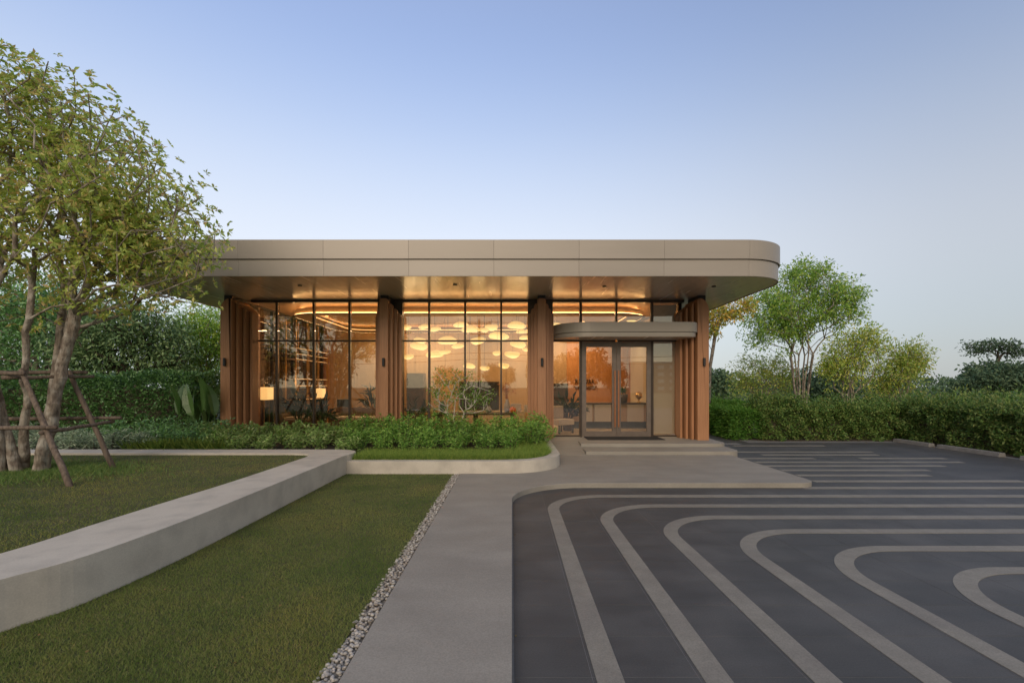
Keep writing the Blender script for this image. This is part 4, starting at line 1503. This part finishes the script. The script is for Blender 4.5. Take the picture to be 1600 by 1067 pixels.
kb = [shrub_kind(60 + k, .36, .72, 620, .095, .028, 'lf_shrub', .35, 11) for k in range(3)]
spots = []
rr = random.Random(3)
for row, (y, xa, xb, h) in enumerate(((9.98, -3.15, -.10, .72), (10.6, -3.5, .42, .86), (11.25, -3.9, .62, .98), (11.95, -4.1, .60, 1.0))):
    n = int((xb - xa) / .46)
    for k in range(n + 1):
        spots.append((xa + (xb - xa) * k / n + rr.uniform(-.08, .08), y + rr.uniform(-.1, .1), .26, h))
place_shrubs(kb, spots, 'leafy_shrub', 'bright green leafy shrub massed with others behind the rounded planter wall', 'bright shrubs massed in the planter', 4)
kv = [shrub_kind(70 + k, .32, .52, 420, .11, .032, 'lf_varieg', .5, 9) for k in range(2)]
spots = []
for row, (y, xa, xb, h) in enumerate(((9.85, -6.1, -3.3, .85), (10.5, -6.6, -3.7, 1.0), (11.3, -6.9, -4.2, 1.15))):
    n = int((xb - xa) / .5)
    for k in range(n + 1):
        spots.append((xa + (xb - xa) * k / n + rr.uniform(-.1, .1), y + rr.uniform(-.1, .1), .26, h))
place_shrubs(kv, spots, 'variegated_shrub', 'pale streaked shrub in the bed before the left glass bay', 'pale streaked shrubs before the left bay', 5)
kd = [shrub_kind(80 + k, .40, .60, 560, .085, .034, 'lf_hedge', .6, 11) for k in range(2)]
spots = [(-9.9 + .62 * k + rr.uniform(-.1, .1), 11.2 + rr.uniform(-.15, .15), .26, 1.05) for k in range(6)] + [(-9.2 + .6 * k, 10.5 + rr.uniform(-.1, .1), .26, .9) for k in range(5)]
place_shrubs(kd, spots, 'dark_shrub', 'dark green rounded shrub in front of the clipped hedge', 'dark shrubs before the clipped hedge', 6)
ks = [shrub_kind(90 + k, .38, .55, 480, .12, .02, 'lf_silver', .5, 11) for k in range(2)]
spots = [(-9.6 + .5 * k + rr.uniform(-.1, .1), 9.9 + rr.uniform(-.2, .2), .26, .95) for k in range(5)] + [(-11 + .55 * k, 10.3, .26, 1.0) for k in range(4)]
place_shrubs(ks, spots, 'silver_shrub', 'silvery green shrub behind the tree prop along the back kerb', 'silvery shrubs along the back kerb', 7)
# arching grass tufts at the kerb
rg = np.random.default_rng(12)
for k in range(5):
    n = 420
    a = rg.uniform(0, 6.283, n)
    t_ = np.array([np.cos(a), np.sin(a), np.zeros(n)]).T
    P = rg.normal(size=(n, 3)) * np.array([.10, .06, 0])
    D = t_ * rg.uniform(.3, 1.1, (n, 1)) + np.array([0, 0, 1])
    o = link('grass_tuft', leaf_mesh(P, D, rg.uniform(.22, .42, n), .010, rg), 'tallblade')
    o.location = (-7.45 + .38 * k, 9.72, .27)
    tag(o, f'arching green grass tuft at the kerb before the left column, {ORD[k]} from left', 'grass', 'grass tufts at the kerb', None)

# broad-leaved plant against the left column
t = empty('banana_plant', (-8.0, 12.35, .27), 'broad-leaved banana-like plant beside the left corner column', 'plant')
rg = np.random.default_rng(14)
for k in range(11):
    a, tilt, L_ = rg.uniform(0, 6.28), rg.uniform(.05, .42), rg.uniform(.9, 1.75)
    d = Vector((math.cos(a) * math.sin(tilt), math.sin(a) * math.sin(tilt), math.cos(tilt)))
    s_ = d.cross(Vector((math.cos(a + 1.2), math.sin(a + 1.2), .1))).normalized()
    u_ = s_.cross(d)
    base = Vector((rg.normal() * .16, rg.normal() * .12, 0))
    m_ = MB()
    m_.tube([base, base + d * L_ * .45], [.018, .010], 6)
    prof = [(0, .0), (.15, .10), (.4, .145), (.65, .13), (.85, .075), (1, .0)]
    V, Fc = [], []
    for q, (f, w) in enumerate(prof):
        p = base + d * L_ * (.42 + .58 * f) - u_ * (.16 * f * f * L_)
        V += [p - s_ * w + u_ * .03 * (w / .1), p, p + s_ * w + u_ * .03 * (w / .1)]
        if q:
            b = 3 * (q - 1)
            Fc += [(b, b + 1, b + 4, b + 3), (b + 1, b + 2, b + 5, b + 4)]
    m_.add(V, Fc)
    o = link('leaf', (lambda me_: (me_.from_pydata(m_.v, [], m_.f), me_)[1])(bpy.data.meshes.new('leaf')), 'lf_banana')
    o.parent = t

# bare bonsai-like tree before the middle bay
rg = np.random.default_rng(17)
bx, by = at(712, 640, 12.35)[0], 12.35
tr = [[(bx, by, .25), (bx - .03, by, .5), (bx - .05, by, .85)], [(bx + .03, by, .25), (bx + .1, by, .6), (bx + .22, by, .95)], [(bx - .03, by, .25), (bx - .12, by, .6), (bx - .22, by, .95)]]
make_tree('bare_tree', (bx, by, .25), tr, [(bx, by, 1.45, .85, .35, .72, 3), (bx + .55, by, 1.35, .45, .3, .4, 1), (bx - .45, by, 1.5, .4, .3, .5, 1)], 150, None, 'lf_shrub', 'twig',
          'small pale-branched tree with few leaves before the middle glass bay', 'tree', 18, r0=.006, per_tip=12, spread=.06, L=.055, W=.028, shell=.7, power=.27, up=.9, fan=.3)

# ------------------------------------------------------------------ trees beyond the driveway
def std_tree(name, px, d, py_base, ells_px, ntips, mat, label, seed, per_tip=26, spread=.2, L=.13, W=.05, r0=.006, stems=3, fork=.25, bark='bark', group=None, up=.7, zb=0.0, cat='tree', droop=.25, power=.5, shell=.5, tf=.95, rtrunk=0.0):
    rg = np.random.default_rng(seed)
    x = (px - 800) * d / F
    es = []
    for (ex, ey, rx, ry, w) in ells_px:
        c = at(ex, ey, d)
        es.append((c[0], d + rg.normal() * .2, c[2], rx * d / F, rx * d / F * .8, ry * d / F, w))
    zc = max(e[2] - e[5] * .7 for e in es[:1])
    zt_ = zb + (zc - zb) * tf
    ts = []
    for k in range(stems):
        a = 6.28 * k / stems
        ts.append(trunk_line(x + .06 * math.cos(a), d + .06 * math.sin(a), x + fork * math.cos(a) * (zt_ - zb) * .35, d + fork * math.sin(a) * (zt_ - zb) * .35, zt_, rg, 5, zb - .03))
    return make_tree(name, (x, d, zb - .03), ts, es, ntips, None, mat, bark, label, cat, seed, r0=r0, group=group, per_tip=per_tip, spread=spread, L=L, W=W, droop=droop, up=up, power=power, shell=shell, rtrunk=rtrunk)


std_tree('shade_tree', 1252, 19.5, 650, [(1255, 470, 88, 60, 5), (1212, 505, 55, 52, 3), (1310, 470, 42, 40, 1.6), (1255, 425, 42, 25, 1)], 400, 'lf_right', 'tallest round green tree standing behind the hedge', 51, per_tip=46, spread=.15, L=.125, W=.05, r0=.0056, stems=8, fork=.42, tf=.72, rtrunk=.045, power=.42, up=.9)
std_tree('small_tree', 1192, 21, 650, [(1190, 583, 50, 34, 3), (1160, 592, 28, 20, 1), (1220, 590, 26, 28, 1)], 230, 'lf_gold', 'small airy golden green tree between the last column and the tallest tree', 52, per_tip=18, spread=.16, L=.12, W=.045, r0=.0042, stems=8, tf=.7, rtrunk=.03, fork=.5, power=.45)
std_tree('golden_tree', 1325, 18.5, 650, [(1330, 560, 44, 46, 3), (1345, 530, 30, 24, 1), (1305, 575, 22, 30, 1)], 300, 'lf_gold', 'golden green multi-stemmed tree right of the tallest tree', 53, per_tip=20, spread=.16, L=.12, W=.045, r0=.0042, stems=8, tf=.7, rtrunk=.03, fork=.42, power=.45)
std_tree('golden_tree', 1400, 18.5, 650, [(1400, 570, 40, 46, 3), (1425, 562, 25, 24, 1.2), (1385, 600, 25, 26, 1)], 280, 'lf_gold', 'yellowish tree at the right end of the row above the hedge', 54, per_tip=20, spread=.16, L=.12, W=.045, r0=.0042, stems=8, tf=.7, rtrunk=.03, fork=.42, power=.45)
std_tree('green_bush', 1290, 24, 640, [(1285, 607, 50, 26, 3), (1265, 620, 45, 18, 1)], 160, 'lf_far', 'dark bushy tree showing between the trunks behind the hedge', 55, per_tip=40, spread=.3, L=.2, W=.1, stems=3)
std_tree('far_tree', 1124, 40, 632, [(1118, 608, 24, 24, 3), (1130, 616, 18, 14, 1)], 130, 'lf_far', 'dark distant tree just right of the last column', 56, per_tip=50, spread=.4, L=.32, W=.18, stems=2)
std_tree('far_tree', 1570, 46, 625, [(1565, 593, 62, 24, 4), (1520, 607, 30, 13, 1.2), (1612, 596, 34, 24, 1.5)], 300, 'lf_far', 'broad dark tree far off at the right edge', 57, per_tip=46, spread=.35, L=.36, W=.18, stems=3, bark='barkdark')
std_tree('umbrella_tree', 1552, 49, 625, [(1552, 541, 42, 6, 3), (1528, 549, 20, 4, 1), (1578, 551, 20, 4, 1)], 130, 'lf_far', 'flat-topped umbrella tree rising over the broad dark tree', 58, per_tip=12, spread=.3, L=.3, W=.14, stems=1, bark='barkdark', up=.3, r0=.014)

# leaning tree with golden leaves behind the last column
rg = np.random.default_rng(19)
b0, b1, b2, b3 = at(1107, 640, 17.5), at(1109, 575, 17.5), at(1117, 525, 17.5), at(1127, 500, 17.5)
ge = []
for ex, ey, rx, ry, w in ((1128, 488, 26, 15, 3), (1108, 512, 12, 22, 1.5), (1158, 478, 18, 14, 2), (1095, 480, 20, 20, 1.5)):
    c = at(ex, ey, 17.5)
    ge.append((c[0], 17.5, c[2], rx * 17.5 / F, .5, ry * 17.5 / F, w))
make_tree('leaning_tree', (b0[0], 17.5, -.03), [[(b0[0], 17.5, -.03), (b0[0], 17.5, .8), b1, ((b1[0] + b2[0]) / 2, 17.5, (b1[2] + b2[2]) / 2), b2, b3]], ge, 90, None, 'lf_palm', 'bark',
          'leaning tree with golden yellow leaves right behind the last column', 'tree', 20, r0=.009, per_tip=26, spread=.13, L=.15, W=.05, droop=.4, rtrunk=.075, power=.42, up=.6)

# garden trees behind the left hedge
std_tree('garden_tree', 205, 17.5, 600, [(195, 520, 75, 58, 4), (150, 545, 60, 45, 2), (250, 545, 45, 40, 2)], 330, 'lf_dark', 'dark spreading tree with bare limbs behind the clipped hedge', 61, per_tip=36, spread=.3, L=.16, W=.07, r0=.010, stems=2, bark='barkdark', up=.3, droop=.3)
std_tree('garden_tree', 322, 20, 600, [(318, 535, 48, 55, 4), (345, 520, 40, 45, 2), (290, 570, 40, 30, 1)], 300, 'lf_right', 'pale feathery green tree beside the left corner column', 62, per_tip=44, spread=.28, L=.16, W=.04, r0=.006, stems=3)
std_tree('garden_tree', 70, 19, 600, [(60, 500, 95, 80, 4), (-30, 520, 80, 70, 2)], 360, 'lf_hedge', 'dense green tree behind the propped tree', 63, per_tip=40, spread=.32, L=.18, W=.07, r0=.008, stems=3)
std_tree('garden_tree', 430, 25, 600, [(440, 560, 80, 55, 4), (500, 575, 50, 40, 2)], 260, 'lf_hedge', 'green tree seen through the left glass wall', 64, per_tip=40, spread=.4, L=.2, W=.08, r0=.008, stems=3)

# bushes beyond the right hedge and the far line of woods all round
rg = np.random.default_rng(23)


def bush_mass(name, label, x0, x1, y0, y1, n, h0, h1, mat, L, W, count):
    X, Y, H = rg.uniform(x0, x1, n), rg.uniform(y0, y1, n), rg.uniform(h0, h1, n)
    k = rg.integers(0, n, count)
    d = unit(rg.normal(size=(count, 3)))
    d[:, 2] = np.abs(d[:, 2])
    r = rg.uniform(.6, 1, (count, 1)) ** .5
    P = np.stack([X[k], Y[k], np.zeros(count)], 1) + d * r * np.stack([H[k] * 1.0, H[k] * 1.0, H[k]], 1)
    o = link(name, leaf_mesh(P, d + rg.normal(size=d.shape) * .6, rg.uniform(.6, 1.3, count) * L, W, rg), mat)
    tag(o, label, 'bushes', kind='stuff')


bush_mass('field_bushes', 'low green bushes filling the field beyond the right hedge', 13.5, 42, 14, 34, 160, .8, 1.65, 'lf_hedge2', .22, .09, 26000)
bush_mass('field_bushes', 'low green bushes behind the hedge at the back of the driveway', 7.8, 22, 17, 30, 50, .7, 1.25, 'lf_hedge2', .18, .07, 9000)
bush_mass('far_woods', 'dark line of woods far behind on the right horizon', 22, 150, 75, 110, 90, 2.2, 4.0, 'lf_far', .8, .4, 16000)
bush_mass('far_woods', 'dark line of woods far behind on the left horizon', -150, -15, 60, 110, 110, 3.0, 7.5, 'lf_far', .9, .45, 18000)

# wheel stops
for k, (y0, y1, x, lb) in enumerate(((13.05, 14.28, 11.33, 'farthest concrete wheel stop in the corner where the hedges meet'), (11.2, 12.85, 11.36, 'middle concrete wheel stop before the side hedge'), (9.4, 10.75, 11.36, 'nearest concrete wheel stop cut by the right picture edge'))):
    o = MB().prism([(-.09, 0), (.09, 0), (.07, .10), (-.07, .10)], -(y1 - y0) / 2, (y1 - y0) / 2, 'y').build('wheel_stop', 'stop', None, bevel=.01)
    o.location = (x, (y0 + y1) / 2, .0)
    tag(o, lb, 'wheel stop', 'concrete wheel stops')

# ------------------------------------------------------------------ what stands behind the camera and shows in the glass
t = empty('utility_pole', (-3.65, -27, -.03), 'concrete utility pole with a cross arm mirrored in the middle glass bay', 'utility pole')
o = MB().tube([(0, 0, 0), (0, 0, 9.0)], [.20, .13], 10).build('pole', 'stop')
o.parent = t
o = MB().box(-1.35, 1.35, -.06, .06, 8.55, 8.68).box(-1.0, 1.0, -.05, .05, 7.4, 7.5).tube([(0, 0, 7.8), (.9, 0, 8.55)], .03, 6).tube([(0, 0, 7.8), (-.9, 0, 8.55)], .03, 6).build('cross_arm', 'darkwood')
o.parent = t
for x, z in ((-1.2, 8.68), (0, 9.0), (1.2, 8.68), (-.9, 7.5), (.9, 7.5)):
    o = MB().lathe([(.03, 0), (.06, .05), (.03, .1), (.06, .15), (.02, .2)], (x, 0, z), 8).build('insulator', 'ceramic')
    o.parent = t
for k, (z, yy, lb) in enumerate(((8.85, -27, 'highest thin power cable mirrored across the glass'), (5.4, -27.1, 'upper of the two low cables mirrored across the glass'), (4.7, -27.2, 'lowest cable mirrored across the glass'))):
    pts = [(-60 + 2.5 * q, yy, z - .6 * math.sin(math.pi * ((-60 + 2.5 * q + 3.65) / 30 % 1))) for q in range(49)]
    o = MB().tube(pts, .03, 5).build('power_cable', 'black')
    tag(o, lb, 'cable')
mt_ = None
for k, (x, y, s_) in enumerate(((-26, -42, 1.1), (-18, -46, .9), (-9, -44, .75), (-2, -47, .85), (5, -45, 1.0), (10, -43, 1.2), (15.5, -46, .85), (-34, -40, 1.3))):
    lb = f'dark tree mirrored in the glass, {ORD[k]} of the row behind the viewer'
    if mt_ is None:
        mt_ = make_tree('roadside_tree', (0, 0, 0), [[(0, 0, -.05), (.1, 0, 1.0), (0, .1, 2.0)]], [(0, 0, 3.6, 3.2, 2.4, 2.4, 3), (1.5, 0, 4.4, 1.8, 1.6, 1.6, 1), (-1.4, 0, 4.0, 2, 1.6, 1.6, 1)], 170, None, 'lf_mirror', 'barkdark', lb, 'tree', 71, r0=.012, group='trees along the road behind the viewer', per_tip=26, spread=.35, L=.4, W=.2)
        mt_.location = (x, y, 0)
        mt_.scale = (s_, s_, s_)
    else:
        copy_tree(mt_, (x, y, 0), k * 1.3, (s_, s_, s_ * .95), lb)
# apartment block mirrored in the door glass
t = empty('apartment_block', (38, -93, -.05), 'brick apartment block with pale corner tower mirrored in the door glass', 'building')
o = MB().box(-5.5, 9, -5, 0, 0, 7.4).build('wall', 'farbrick')
o.parent = t
o = MB().box(-8, -5.6, -4, .3, 0, 7.7).build('tower', 'towerblock')
o.parent = t
o = MB().box(-5.6, 9.1, -5.1, .1, 7.41, 7.7).build('roof', 'towerblock')
o.parent = t
wm = MB().box(-.75, .75, 0, .06, 0, .8).mesh('window')
wm.materials.append(M['towerblock'])
for i in range(5):
    for j in range(4):
        o = bpy.data.objects.new('window', wm)
        col.objects.link(o)
        o.parent = t
        o.location = (-4 + 2.9 * i, .002, .7 + 1.75 * j)

# fallen leaves on the lawns, by the kerb and at the foot of the hedge
rg = np.random.default_rng(33)
P = [np.stack([rg.uniform(-3.0, -1.1, 60), rg.uniform(2.6, 8.5, 60), np.full(60, LAWN_Z + .022)], 1),
     np.stack([rg.uniform(-7.0, -3.9, 150), rg.uniform(4.2, 8.7, 150), np.full(150, UP_Z + .024)], 1),
     np.stack([.015 + rg.exponential(.006, 9), rg.uniform(2.6, 6.6, 9), np.full(9, .006)], 1),
     np.stack([rg.uniform(1.3, 4.6, 18), 7.815 - rg.exponential(.012, 18), np.full(18, .006)], 1),
     np.stack([rg.uniform(8, 11.2, 60), 14.45 - rg.exponential(.25, 60), np.full(60, .006)], 1),
     np.stack([rg.uniform(1.9, 5.1, 14), 11.0 - rg.exponential(.03, 14), np.full(14, .086)], 1)]
P = np.concatenate(P)
D = np.stack([rg.normal(size=len(P)), rg.normal(size=len(P)), rg.normal(size=len(P)) * .12], 1)
o = link('fallen_leaves', leaf_mesh(P, D, rg.uniform(.012, .032, len(P)), .011, rg), 'lf_litter')
tag(o, 'scattered small dry leaves on lawns and along the kerb', 'leaves', kind='stuff')
